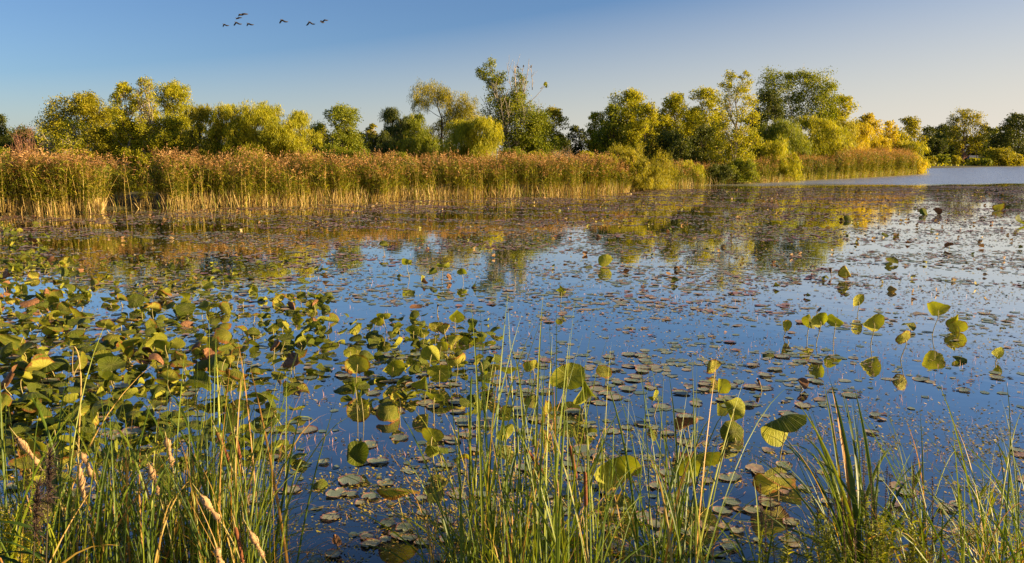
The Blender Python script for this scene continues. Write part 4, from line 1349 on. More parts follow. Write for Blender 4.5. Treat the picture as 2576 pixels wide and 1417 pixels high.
# (u of blade, v of blade, v of stalk foot, width px, kind, azimuth deg (0 = top faces away), tilt deg, brown, label)
HAND = [
    (1970, 820, 850, 34, 'fold', -20, 72, 0, 'leftmost folded lotus leaf of the right-hand cluster'),
    (2030, 808, 852, 42, 'fold', 30, 70, 0, 'green lotus leaf behind the pair with stalks in the right-hand cluster'),
    (2053, 800, 866, 44, 'flat', -12, 68, 0, 'tall round lotus leaf under a seed pod in the right-hand cluster'),
    (2096, 806, 858, 44, 'fold', 15, 66, 0, 'twisted lotus leaf right of the leaf under the seed pod'),
    (2190, 808, 866, 54, 'flat', -5, 62, 0, 'upright round lotus leaf on a central stalk, largest of the right-hand cluster'),
    (2157, 755, 790, 38, 'flat', -25, 70, 0, 'bright yellow lotus leaf above the right-hand cluster'),
    (2292, 815, 832, 38, 'fold', 150, 50, 0, 'low curled lotus leaf between cluster and tall stalk'),
    (2345, 778, 842, 58, 'flat', 10, 48, 0, 'wide lotus leaf held high on a long bare stalk at right'),
    (2403, 808, 834, 44, 'fold', -15, 66, 0, 'upper leaf of the brown edged pair at right'),
    (2414, 820, 838, 44, 'flat', 12, 60, 0, 'lower leaf of the brown edged pair at right'),
    (2265, 850, 905, 42, 'flat', -15, 66, 0, 'small round lotus leaf mirrored clear in open water at right'),
    (2503, 893, 914, 44, 'fold', -20, 66, 0, 'rightmost round lotus leaf near the photo edge'),
    (2422, 900, 910, 36, 'droop', 160, 40, 0, 'low brownish lotus leaf left of the rightmost one'),
    (2128, 685, 706, 38, 'fold', 15, 62, 0, 'bushy yellow leaf with its reflection far out at right'),
    (2247, 657, 664, 32, 'flat', 170, 25, 0, 'flat green leaf just above the water far out at right'),
    (1520, 656, 672, 36, 'flat', -10, 70, 0, 'solitary upright round leaf mirrored in calm water at centre'),
    (1473, 672, 673, 28, 'flat', 180, 8, 0, 'dark leaf lying on the water left of the solitary round leaf'),
    (1800, 925, 948, 42, 'flat', -25, 72, 0, 'upright green leaf standing above the round one at the water line, centre right'),
    (1806, 972, 998, 48, 'fold', 20, 70, 0, 'round lotus leaf floating upright below the upright green leaf'),
    (1842, 1028, 1075, 72, 'fold', 15, 60, 0, 'glossy lotus leaf with one lit side above the fan-veined leaf'),
    (1736, 1068, 1120, 70, 'flat', 5, 40, 1, 'dark brown lotus leaf seen from below'),
    (1962, 1058, 1150, 120, 'droop', -25, 58, 0, 'widest lotus leaf at right with pale upturned fold'),
    (1852, 1088, 1112, 62, 'droop', 170, 65, 0, 'fan-veined lotus leaf standing on its own reflection'),
    (1762, 1150, 1235, 100, 'flat', -20, 50, 0, 'big green lotus leaf behind grass blades, centre right'),
    (1712, 1178, 1260, 80, 'fold', 20, 55, 0, 'shaded lotus leaf tucked under the big green one'),
    (1958, 1205, 1262, 108, 'fold', -8, 66, 0, 'large half-disc lotus leaf with straight lower edge, lower right'),
    (1645, 1000, 1046, 38, 'fold', -60, 75, 0, 'small yellow lotus leaf on a thin stalk in open water'),
    (1418, 945, 1000, 92, 'flat', -10, 62, 0, 'large round lotus leaf in the middle of the tall grass'),
    (1462, 985, 1045, 84, 'fold', -50, 72, 0, 'half yellow lotus leaf right of the large round one in the grass'),
    (1380, 1035, 1072, 62, 'fold', -60, 75, 0, 'pale yellow folded lotus leaf low in the middle grass'),
    (1545, 1165, 1235, 118, 'droop', -15, 55, 0, 'broad dark lotus leaf behind the cattail spikes'),
    (1440, 1372, 1440, 96, 'flat', -10, 50, 0, 'shaded lotus leaf at the bottom edge right of centre'),
    (1562, 1352, 1420, 66, 'fold', -70, 74, 0, 'pale lit lotus leaf standing on edge near the bottom'),
    (1092, 1100, 1172, 58, 'flat', 10, 60, 0, 'green lotus leaf on a curving stalk, upper of the centre trio'),
    (1112, 1128, 1176, 62, 'fold', -30, 60, 0, 'yellow lotus leaf under the upper leaf of the centre trio'),
    (1158, 1145, 1270, 52, 'droop', -40, 30, 0, 'small heart-shaped lotus leaf on a long stalk right of the centre trio'),
    (904, 1143, 1172, 66, 'droop', 170, 48, 0, 'dark bowl-shaped lotus leaf with a lit inner side, lower centre'),
    (1012, 1225, 1300, 108, 'flat', 0, 32, 0, 'wide wavy lotus leaf on three stalks, lower centre'),
    (1005, 998, 1050, 40, 'fold', -55, 72, 0, 'pale pointed lotus leaf left of centre'),
    (985, 1032, 1060, 60, 'droop', 160, 45, 0, 'low lotus leaf with yellow flap near the pale pointed one'),
    (1092, 1000, 1055, 52, 'flat', 10, 45, 0, 'shaded lotus leaf below the fan of centre leaves'),
    (1270, 1090, 1120, 52, 'fold', -40, 62, 0, 'yellow lotus leaf caught among the middle grass blades'),
    (1352, 1110, 1160, 32, 'fold', -70, 74, 0, 'little pale lotus leaf beside the middle grass'),
    (895, 912, 972, 62, 'flat', -8, 66, 0, 'big round lotus leaf on a straight stalk at left of centre'),
    (880, 885, 925, 34, 'flat', -25, 60, 0, 'smaller leaf rising behind the big round one, left of centre'),
    (985, 915, 958, 58, 'droop', -20, 52, 0, 'wide spreading lotus leaf with bright veins left of centre'),
    (1105, 930, 972, 62, 'flat', -5, 58, 0, 'rounded lotus leaf low in the centre fan'),
    (1080, 893, 950, 56, 'fold', 10, 56, 0, 'lotus leaf at the top of the centre fan'),
    (1146, 916, 962, 56, 'droop', -30, 40, 0, 'flat spreading leaf at the right of the centre fan'),
    (1068, 962, 1015, 60, 'fold', -25, 50, 0, 'bright butterfly-shaped lotus leaf below the centre fan'),
    (1275, 925, 985, 50, 'flat', 5, 30, 0, 'brownish lotus leaf held flat left of the middle grass'),
    (1215, 905, 960, 36, 'fold', -30, 55, 0, 'leaf half hidden by the lone left grass blade'),
    (1238, 920, 975, 30, 'flat', 0, 40, 0, 'small green leaf beside the brownish flat one'),
    (1345, 925, 965, 44, 'droop', -20, 55, 0, 'dark lotus leaf left of the large round one in the grass'),
    (1525, 935, 960, 42, 'flat', 165, 40, 0, 'green lotus leaf lying low right of the middle grass'),
    (1146, 795, 838, 46, 'fold', 10, 52, 0, 'three-lobed looking leaf standing out above centre'),
    (1410, 735, 770, 28, 'droop', 0, 40, 0, 'small mushroom-like leaf on a short stalk right of centre'),
    (1030, 664, 700, 30, 'droop', 5, 40, 0, 'little umbrella leaf on a long stalk far out left of centre'),
    (1030, 737, 740, 26, 'flat', 180, 20, 0, 'small leaf added as the reflection of the umbrella leaf on the water'),  # extra leaf placed where the umbrella leaf mirrors in the water
    (1045, 776, 777, 32, 'flat', 180, 10, 1, 'blackish leaf lying flat left of the three-lobed one'),
    (1100, 768, 785, 18, 'curl', 0, 40, 1, 'tiny brown curled leaf on a hooked stalk'),
    (940, 802, 834, 40, 'droop', -10, 38, 0, 'first leaf of the low row left of the three-lobed one'),
    (972, 797, 834, 36, 'flat', -5, 40, 0, 'second leaf of the low row, slightly higher'),
    (895, 828, 858, 32, 'fold', -40, 66, 0, 'yellow edge-on leaf at the left end of the low row'),
    (948, 848, 862, 40, 'droop', 160, 46, 0, 'brown rimmed bowl leaf under the low row'),
    (1004, 826, 860, 40, 'fold', -30, 50, 0, 'yellow pointed leaf of the low row'),
    (1040, 832, 868, 44, 'flat', 0, 44, 0, 'green leaf joined to a smaller one in the low row'),
    (1062, 840, 880, 30, 'flat', -20, 58, 0, 'smaller round leaf at the right end of the low row'),
    (1095, 820, 862, 34, 'flat', -15, 62, 0, 'upright dark leaf left of the brown and yellow clump'),
    (1125, 828, 866, 40, 'fold', 10, 60, 0, 'yellow leaf in the brown and yellow clump'),
    (1140, 858, 880, 44, 'fold', -50, 60, 0, 'leaf with pale torn edge in the brown and yellow clump'),
    (1105, 862, 905, 40, 'droop', -10, 50, 0, 'drooping leaf on a hooked stalk under the clump'),
    (1112, 672, 706, 34, 'droop', 0, 40, 0, 'green top leaf of the far centre clump'),
    (1092, 690, 706, 28, 'curl', 0, 50, 0, 'yellow curled leaf of the far centre clump'),
    (1132, 692, 707, 18, 'curl', 40, 60, 1, 'brown crumpled leaf of the far centre clump'),
    (1062, 697, 704, 18, 'fold', -60, 70, 0, 'tiny yellow leaf left of the far centre clump'),
    (1166, 680, 710, 26, 'droop', 0, 45, 0, 'dark hooked leaf right of the far centre clump'),
    (968, 620, 640, 24, 'curl', 0, 50, 0, 'pale curled leaf far out near the reflection of the dark trees'),
    (1916, 968, 985, 26, 'curl', 0, 60, 1, 'dead brown leaf standing hunched in open water'),
    (2022, 968, 980, 30, 'curl', 80, 50, 1, 'dead red brown leaf lying crumpled right of the hunched one'),
    (850, 1350, 1385, 34, 'curl', 20, 70, 1, 'pale brown dead leaf near the bottom left of centre'),
    (800, 1215, 1225, 40, 'droop', 170, 30, 0, 'low leaf hidden among pads, lower left of centre'),
    (2050, 776, 800, 14, 'curl', 0, 70, 1, 'dark pointed seed pod above the right-hand cluster'),
    (2092, 684, 697, 18, 'curl', 0, 60, 1, 'grey withered leaf left of the bushy yellow one'),
    (1985, 850, 862, 18, 'curl', 40, 70, 1, 'orange dry leaf hanging in front of the leftmost cluster leaf'),
    (2388, 618, 628, 22, 'fold', 20, 60, 1, 'brown and green leaf far out at right near the shore of pads'),
    (2325, 535, 541, 30, 'fold', 150, 45, 0, 'green leaf of the far pair at right'),
    (2358, 532, 540, 24, 'fold', 20, 60, 1, 'brownish leaf of the far pair at right'),
    (2512, 520, 530, 28, 'fold', 10, 60, 0, 'yellow leaf far out near the right edge'),
    (2566, 560, 566, 38, 'droop', 160, 40, 0, 'leaf cut by the right edge far out'),
    (2140, 548, 556, 30, 'droop', 150, 40, 0, 'green brown leaf far out in the reflections at right'),
    (2230, 590, 594, 18, 'flat', 160, 30, 0, 'small bright leaf far out in pale water'),
    (1940, 415 + 480, 897, 36, 'flat', 175, 15, 0, 'dark green leaf lying among brown pads below the cluster'),
]


def build_lotus():
    rs = np.random.RandomState(77)
    for (u, vl, vb, wp, kind, az, tilt, brown, lab) in HAND:
        x, y = G(u, vb)
        X, _, Z = AT(u, vl, y)
        dep = y * CP + CAM_H * SP
        r = wp / 2 * dep / F_PX * 1.0
        Z = max(Z, .03 + (0.0 if tilt < 25 else .25 * r))
        lotus((x, y), Z, r, R(tilt), R(az), kind, lab, 'lotus leaves standing in the pond', rs, bool(brown), off=(rs.uniform(-.06, .06), rs.uniform(-.04, .04)))
    # the crowded bed at left: rows by distance
    rows = [
        ('far edge row', 562, 645, 26, 0, 130, .15, .08), ('back row', 655, 715, 34, -20, 200, .16, .13), ('second row', 712, 760, 34, -20, 620, .15, .15),
        ('third row', 755, 800, 36, -20, 800, .15, .17), ('fourth row', 795, 850, 38, -20, 860, .155, .19), ('fifth row', 845, 910, 38, -30, 800, .165, .22),
        ('sixth row', 905, 985, 34, -30, 780, .17, .24), ('seventh row', 980, 1080, 24, -30, 720, .17, .26), ('front row', 1080, 1260, 12, 0, 600, .165, .26)]
    ordw = ['1st', '2nd', '3rd'] + ['%dth' % i for i in range(4, 60)]
    ordw[20], ordw[21], ordw[22] = '21st', '22nd', '23rd'
    ordw[30], ordw[31], ordw[32] = '31st', '32nd', '33rd'
    for nm, v0, v1, n, u0, u1, rad, hh in rows:
        us = np.sort(rs.uniform(u0, u1, n))
        if u1 > 300:
            us = np.sort(u0 + (u1 - u0) * rs.uniform(0, 1, n) ** 1.25)
        for i, u in enumerate(us):
            v = rs.uniform(v0, v1)
            x, y = G(u, v)
            kind = rs.choice(['flat', 'fold', 'droop', 'curl'], p=[.36, .34, .25, .05])
            brown = rs.uniform() < (.55 if kind == 'curl' else .03)
            lowering = .5 if rs.uniform() < .2 else 1
            r = rad * rs.uniform(.6, 1.3)
            h = max(r * .6, hh * rs.uniform(.5, 1.35) * lowering)
            az = rs.normal(0, 50) if rs.uniform() < .72 else rs.uniform(110, 250)
            tilt = np.clip(rs.normal(34, 19), 6, 78)
            col = 'brown' if brown else ('tilted' if tilt > 45 else 'level')
            lab = '%s %s lotus leaf, %s from left in %s of left bed' % (col, SHAPEWORD[kind], ordw[i], nm)
            lotus((x, y), h, r, R(tilt), R(az), kind, lab, 'lotus leaves crowding the left of the pond', rs, brown)


build_lotus()


def lotus_mass():
    """the small overlapping leaves between the bigger ones, low on the water: too many to count"""
    rs = np.random.RandomState(41)
    Vs, Fq, Ft, UV, n0 = [], [], [], [], 0
    allb = [b for k in ('flat', 'fold', 'droop') for b in BLADES[k]]
    src = []
    for b in allb:
        co = np.empty(len(b.vertices) * 3)
        b.vertices.foreach_get('co', co)
        t = np.array([list(p.vertices) for p in b.polygons if len(p.vertices) == 3])
        q = np.array([list(p.vertices) for p in b.polygons if len(p.vertices) == 4])
        k = np.arange(1, len(b.vertices)) - 1
        uv = np.r_[[[0, 0]], np.c_[(k % 40) / 40, (k // 40 + 1) / 7]]
        src.append((co.reshape(-1, 3), t, q, uv))
    for i in range(820):
        if i < 640:
            u = -30 + 860 * rs.uniform() ** 1.2
            v = 655 + 520 * rs.uniform() ** 1.15
            if u > 560 + rs.uniform(0, 240):
                v = min(v, 960 - rs.uniform(0, 240))
        elif i < 700:
            u, v = rs.uniform(-20, 120), rs.uniform(590, 680)
        else:
            u, v = rs.uniform(850, 1250), rs.uniform(800, 1030)
        x, y = G(u, v)
        r = rs.uniform(.06, .14)
        co, t, q, uv = src[rs.randint(len(src))]
        nrm = Matrix.Rotation(rs.uniform(0, 6.28), 3, 'Z') @ Matrix.Rotation(abs(rs.normal(0, .45)), 3, 'X') @ Matrix.Rotation(rs.uniform(0, 6.28), 3, 'Z')
        V = (co @ np.array(nrm).T) * r
        V[:, 2] += max(rs.uniform(.02, .14), -V[:, 2].min() * .6)
        V[:, 0] += x
        V[:, 1] += y
        Vs.append(V); Fq.append(q + n0); Ft.append(t + n0); UV.append(uv)
        n0 += len(V)
    o = obj('low_lotus_leaves', mesh_np('low_lotus_leaves', np.concatenate(Vs), Ft + Fq, M_LOTUS, smooth=True, uv=np.concatenate(UV)))
    tag(o, 'small overlapping lotus leaves lying low between the raised ones at left', 'lotus leaves', kind='stuff')


lotus_mass()


# ------------------------------------------------------------------ floating pads, withered leaves, weed
def fnoise(x, y):
    return (np.sin(x * .55 + 1.3 * np.sin(y * .21)) + np.sin(y * .62 + 1.7 * np.sin(x * .17 + 2)) + .8 * np.sin(x * 1.3 + y * 1.9 + 1) + .6 * np.sin(x * 2.7 - y * 2.3)) / 3.4


def pad_variant(seed):
    rs = np.random.RandomState(seed)
    seg = 26
    V = [(0, 0, .004)]
    T = []
    ph = rs.uniform(0, 6.28, 3)
    for i, r in enumerate((.45, .86, 1.0)):
        for j in range(seg):
            th = 2 * math.pi * j / seg
            rr = r * (1 + .09 * math.sin(2 * th + ph[0]) + .04 * math.sin(5 * th + ph[1]) * r + .03 * math.sin(9 * th + ph[2]) * r + rs.normal(0, .012))
            if j == 0 and r > .4:
                rr *= .55
            z = .004 + (.002 + .007 * max(0, math.sin(3 * th + ph[2]))) * (1 if r == 1.0 else 0)
            V.append((rr * math.cos(th), rr * math.sin(th), z))
    tris = [(0, 1 + j, 1 + (j + 1) % seg) for j in range(seg)]
    quads = [(1 + i * seg + j, 1 + (i + 1) * seg + j, 1 + (i + 1) * seg + (j + 1) % seg, 1 + i * seg + (j + 1) % seg) for i in range(2) for j in range(seg)]
    tint = [.2 + rs.uniform(-.05, .05) for _ in tris] + [.22 + rs.uniform(-.05, .05) for _ in range(seg)] + [.62 + rs.uniform(-.1, .1) for _ in range(seg)]
    return mesh_np('lily_pad', V, [tris, quads], M_PAD, tint, smooth=True)


def in_open_water(x, y):
    x1, y1 = G(1600, 478)
    x2, y2 = G(2576, 465)
    sl = (y2 - y1) / (x2 - x1)
    return y > y1 + sl * (x - x1)


def build_floating():
    rs = np.random.RandomState(99)
    # candidates with density even on the water, thinned by patches
    pts = []
    N = 240000
    u = rs.uniform(-120, 2700, N)
    # sample depth: uniform in area -> v distribution
    y = np.sqrt(rs.uniform(5.2 ** 2, 92 ** 2, N * 2))[:N]
    x = (u - 1288) / F_PX * (y * CP + CAM_H * SP)
    us = np.array([p[0] for p in SHORE_PX])
    vs = np.array([p[1] for p in SHORE_PX])
    vv = 708.5 - F_PX * (y * SP - CAM_H * CP) / (y * CP + CAM_H * SP)
    ok = vv > np.interp(u, us, vs) + 3
    ok &= ~in_open_water(x, y)
    dens = np.interp(y, [5, 9, 14, 20, 28, 36, 60, 90], [.16, .3, .6, .65, .6, .55, .55, .65])
    nz = fnoise(x, y) + .35 * np.sin(y * 1.1 + .3 * x)
    p = dens * np.clip(.46 + nz * 1.7, 0, 1)
    # mostly clear water at the lower right
    clear = np.exp(-(((u - 2450) / 450) ** 2 + ((vv - 1060) / 130) ** 2))
    p *= 1 - .85 * clear
    ok &= rs.uniform(0, 1, N) < p
    x, y, u, vv = x[ok], y[ok], u[ok], vv[ok]
    # nearer pads larger sample: add a dedicated near set
    M = 1500
    u2 = rs.uniform(-80, 2650, M)
    v2 = rs.uniform(640, 1430, M)
    P2 = np.array([G(a, b) for a, b in zip(u2, v2)])
    nz2 = fnoise(P2[:, 0] * 1.6, P2[:, 1] * 1.6)
    clear = np.exp(-(((u2 - 2400) / 420) ** 2 + ((v2 - 1080) / 110) ** 2))
    k2 = rs.uniform(0, 1, M) < np.clip(.22 + nz2, 0, .5) * (1 - .85 * clear)
    P2, u2, v2 = P2[k2], u2[k2], v2[k2]
    x = np.r_[x, P2[:, 0]]
    y = np.r_[y, P2[:, 1]]
    u = np.r_[u, u2]
    vv = np.r_[vv, v2]
    n = len(x)
    near_set = np.arange(n) >= n - len(P2)
    r = (.028 + .095 * rs.uniform(0, 1, n) ** 1.7) * np.interp(y, [6, 30, 90], [1.0, 1.05, 1.3])
    r = np.where(near_set, rs.uniform(.045, .10, n), r)
    dark = np.clip(rs.uniform(0, 1, n) * .75 + np.interp(y, [8, 20, 50], [-.2, .08, .34]) + .25 * (fnoise(x * .8 + 9, y * .8) > .2), 0, 1)
    seen = (u > 5) & (u < 2570) & (vv < 1412)
    score = np.where(seen & (dark < .6), r / y * (1 + 0), 0)
    ind = np.argsort(-score)[:300]
    var = [pad_variant(i) for i in range(8)]
    for c, i in enumerate(ind):
        sx = rs.uniform(.9, 1.15)
        o = obj('lily_pad', var[c % 8], loc=(x[i], y[i], .004 + .003 * (c % 5)), rot=(R(rs.normal(0, 1.5)), R(rs.normal(0, 1.5)), rs.uniform(0, 6.28)), scale=(r[i] * sx * 1.04, r[i] * 1.04, 1))
        zone = ('far left', 'left', 'centre', 'right', 'far right')[int(np.clip(u[i] // 516, 0, 4))]
        dp = 'nearest water' if y[i] < 8 else ('near water' if y[i] < 10.5 else 'middle water')
        sz = 'large' if r[i] > .105 else ('medium' if r[i] > .085 else 'small')
        tag(o, '%s pale grey green pad floating flat in the %s at %s' % (sz, dp, zone), 'lily pad', 'floating pads, %s, %s, %s' % (sz, dp, zone))
    rest = np.ones(n, bool)
    rest[ind] = False
    x, y, r, dark = x[rest], y[rest], r[rest], dark[rest]
    n = len(x)
    seg = 7
    th = np.arange(seg) * 2 * math.pi / seg
    ph = rs.uniform(0, 6.28, (n, 1))
    el = rs.uniform(.8, 1.2, (n, 1))
    rr = r[:, None] * (1 + .10 * np.sin(2 * th + ph) + .08 * rs.normal(0, 1, (n, seg)))
    lift = np.abs(rs.normal(0, .003, (n, seg))) + .005 + (dark[:, None] > .65) * np.abs(rs.normal(0, .010, (n, seg)))
    V = np.stack([x[:, None] + rr * np.cos(th + ph) * el, y[:, None] + rr * np.sin(th + ph), lift], -1).reshape(-1, 3)
    F = np.arange(n * seg).reshape(n, seg)
    # centre fan for uneven tops
    mb = MB()
    C = np.stack([x, y, np.full(n, .005)], -1)
    Vall = np.concatenate([V, C])
    ci = n * seg + np.arange(n)
    a = F
    b = np.roll(F, -1, axis=1)
    tri = np.stack([np.repeat(ci[:, None], seg, 1), a, b], -1).reshape(-1, 3)
    mb.add(Vall, tri, np.repeat(dark * .75, seg), 0)
    # flat scraps between the pads, thick over the middle and far water
    K = 260000
    ys = np.sqrt(rs.uniform(11 ** 2, 92 ** 2, K))
    uu = rs.uniform(-60, 2640, K)
    xs = (uu - 1288) / F_PX * (ys * CP + CAM_H * SP)
    vq = 708.5 - F_PX * (ys * SP - CAM_H * CP) / (ys * CP + CAM_H * SP)
    nz = fnoise(xs * 1.2 + 3, ys * 1.3) + .6 * fnoise(xs * 4, ys * 5)
    okk = (vq > np.interp(uu, us, vs) + 3) & ~in_open_water(xs, ys) & (rs.uniform(0, 1, K) < np.clip(.34 + nz * 1.4, 0, 1) * np.interp(ys, [11, 30, 45, 90], [1, .9, .5, .4]))
    xs, ys = xs[okk], ys[okk]
    K = len(xs)
    a = rs.uniform(0, 6.28, K)
    sz = rs.uniform(.02, .07, K) * np.interp(ys, [11, 30, 80], [.7, 1.1, 1.6])
    d1 = np.stack([np.cos(a), np.sin(a), np.zeros(K)], -1) * sz[:, None]
    d2 = np.stack([-np.sin(a), np.cos(a), np.zeros(K)], -1) * (sz * rs.uniform(.2, .7, K))[:, None]
    C = np.c_[xs, ys, .004 + rs.uniform(0, .006, K)]
    up = np.array([0, 0, 1.0]) * (np.abs(rs.normal(0, .2, K)) * sz)[:, None]
    Vq = np.stack([C - d1, C + d2 + up, C + d1, C - d2], 1).reshape(-1, 3)
    mb.add(Vq, np.arange(K * 4).reshape(-1, 4), np.clip(rs.normal(.5, .22, K), 0, .9), 0)
    o = obj('floating_pads', mb.mesh('floating_pads', [M_PAD]))
    tag(o, 'countless small pads and dead leaf scraps floating over the pond', 'floating pads', kind='stuff')

    # withered lotus leaves, thick over the far water at right
    N = 2600
    u = rs.uniform(-60, 2620, N)
    v = rs.uniform(476, 760, N)
    pr = np.interp(v, [476, 490, 560, 640, 760], [1, 1, .55, .12, .05]) * np.interp(u, [0, 900, 1500, 2000, 2576], [.35, .4, .8, 1, 1])
    vs2 = np.interp(u, us, vs) + 6
    P = np.array([G(a, b) for a, b in zip(u, v)])
    ok = (rs.uniform(0, 1, N) < pr) & (v > vs2) & ~in_open_water(P[:, 0], P[:, 1] + 2)
    P, v = P[ok], v[ok]
    n = len(P)
    mb = MB()
    tm_ = []
    src = [np.array([q.co[:] for q in b.vertices]) for b in (lotus_blade(31, .3, .3, [(.3, -.1, 2.2, .5)], seg=10, rings=2), lotus_blade(32, -.4, .3, [(2, 0, -2.0, .5)], seg=10, rings=2), lotus_blade(33, .2, .2, [], seg=10, rings=2))]
    seg = 10
    tris = np.array([(0, 1 + j, 1 + (j + 1) % seg) for j in range(seg)] + [(1 + j, 1 + seg + j, 1 + seg + (j + 1) % seg) for j in range(seg)] + [(1 + j, 1 + seg + (j + 1) % seg, 1 + (j + 1) % seg) for j in range(seg)])
    for i in range(n):
        S = src[rs.randint(3)]
        a, t, az = rs.uniform(0, 6.28, 3)
        Rm = np.array(Matrix.Rotation(az, 3, 'Z') @ Matrix.Rotation(rs.uniform(0, .6), 3, 'X') @ Matrix.Rotation(a, 3, 'Z'))
        V = (S @ Rm.T) * rs.uniform(.05, .125)
        V[:, 2] += .03 - min(0, V[:, 2].min() * .7)
        V[:, :2] += P[i]
        mb.add(V, tris, rs.uniform(.0, 1), 0)
    wm = leaf_mat('withered_scraps', [(0, (.07, .10, .012)), (.25, (.20, .19, .03)), (.5, (.30, .17, .06)), (.75, (.16, .07, .03)), (1, (.45, .33, .16))], .15)
    o = obj('withered_leaves', mb.mesh('withered_leaves', [wm], smooth=True))
    tag(o, 'brown and yellow withered leaves poking out of the far water', 'withered leaves', kind='stuff')

    # fine floating weed near the bank: crumbs and pink upright tips
    mb = MB()
    N = 130000
    u = rs.uniform(-60, 2640, N)
    v = rs.uniform(600, 1440, N)
    P = np.array([G(a, b) for a, b in zip(u, v)])
    nz = fnoise(P[:, 0] * 2.2 + 4, P[:, 1] * 2.6) + .5 * fnoise(P[:, 0] * 7, P[:, 1] * 9)
    pr = np.clip(.35 + nz * .9, 0, 1) * np.interp(v, [600, 1000, 1200, 1440], [.45, .6, .95, 1])
    clear = np.exp(-(((u - 2350) / 500) ** 2 + ((v - 980) / 70) ** 2))
    ok = rs.uniform(0, 1, N) < pr * (1 - .8 * clear)
    P, v = P[ok], v[ok]
    n = len(P)
    C = np.c_[P, np.full(n, .006) + rs.uniform(0, .006, n)]
    a = rs.uniform(0, 6.28, n)
    s = rs.uniform(.006, .023, n) * np.interp(P[:, 1], [6, 15, 30], [.85, 1.4, 2.6])
    d1 = np.stack([np.cos(a), np.sin(a), rs.uniform(-.3, .6, n)], -1) * s[:, None]
    d2 = np.stack([-np.sin(a), np.cos(a), rs.uniform(-.2, .3, n)], -1) * (s * rs.uniform(.35, .8, n))[:, None]
    V = np.stack([C - d1, C + d2, C + d1, C - d2], 1).reshape(-1, 3)
    V[:, 2] = np.maximum(V[:, 2], .003)
    mb.add(V, np.arange(n * 4).reshape(-1, 4), np.clip(rs.normal(.42, .17, n), 0, .8), 0)
    # pink tips of smartweed standing a few centimetres out of the water
    M = 5200
    u = rs.uniform(700, 2576, M)
    v = rs.uniform(640, 1180, M)
    P = np.array([G(a, b) for a, b in zip(u, v)])
    nz = fnoise(P[:, 0] * 1.4 + 20, P[:, 1] * 1.7)
    ok = rs.uniform(0, 1, M) < np.clip(nz * 1.3, 0, 1)
    P = P[ok]
    n = len(P)
    b = np.c_[P, np.zeros(n)]
    e = b + np.c_[rs.normal(0, .012, n), rs.normal(0, .012, n), rs.uniform(.03, .085, n)]
    V, F = ribbons(b, e, (b + e) / 2, .009 * rs.uniform(.7, 1.4, n) * np.interp(P[:, 1], [8, 30], [.8, 1.8]), 1, rs=rs, power=6)
    mb.add(V, F, np.clip(rs.normal(.95, .06, n), .8, 1), 0)
    # dark strands lying on the water
    M = 1500
    u = rs.uniform(-50, 2620, M)
    v = rs.uniform(600, 1430, M)
    P = np.array([G(a, b) for a, b in zip(u, v)])
    n = len(P)
    b = np.c_[P, np.full(n, .008)]
    a = rs.uniform(0, 6.28, n)
    L_ = rs.uniform(.08, .35, n)
    e = b + np.stack([np.cos(a) * L_, np.sin(a) * L_, np.zeros(n)], -1)
    c = (b + e) / 2 + np.stack([-np.sin(a) * L_ * .3, np.cos(a) * L_ * .3, rs.uniform(0, .05, n)], -1)
    V, F = ribbons(b, e, c, np.full(n, .006), 4, rs=rs)
    mb.add(V, F, np.repeat(rs.uniform(.5, .9, n), 4), 0)
    o = obj('floating_weed', mb.mesh('floating_weed', [M_WEED]))
    tag(o, 'fine yellow crumbs, pink tips and strands of water weed on the surface', 'water weed', kind='stuff')


build_floating()


# ------------------------------------------------------------------ foreground grasses and cattails
M_SPIKE = simple('cattail_spike', (.20, .065, .022), .95, .25, 60)
M_FLUFF = simple('cattail_fluff', (.44, .27, .13), 1.0, .35, 40)


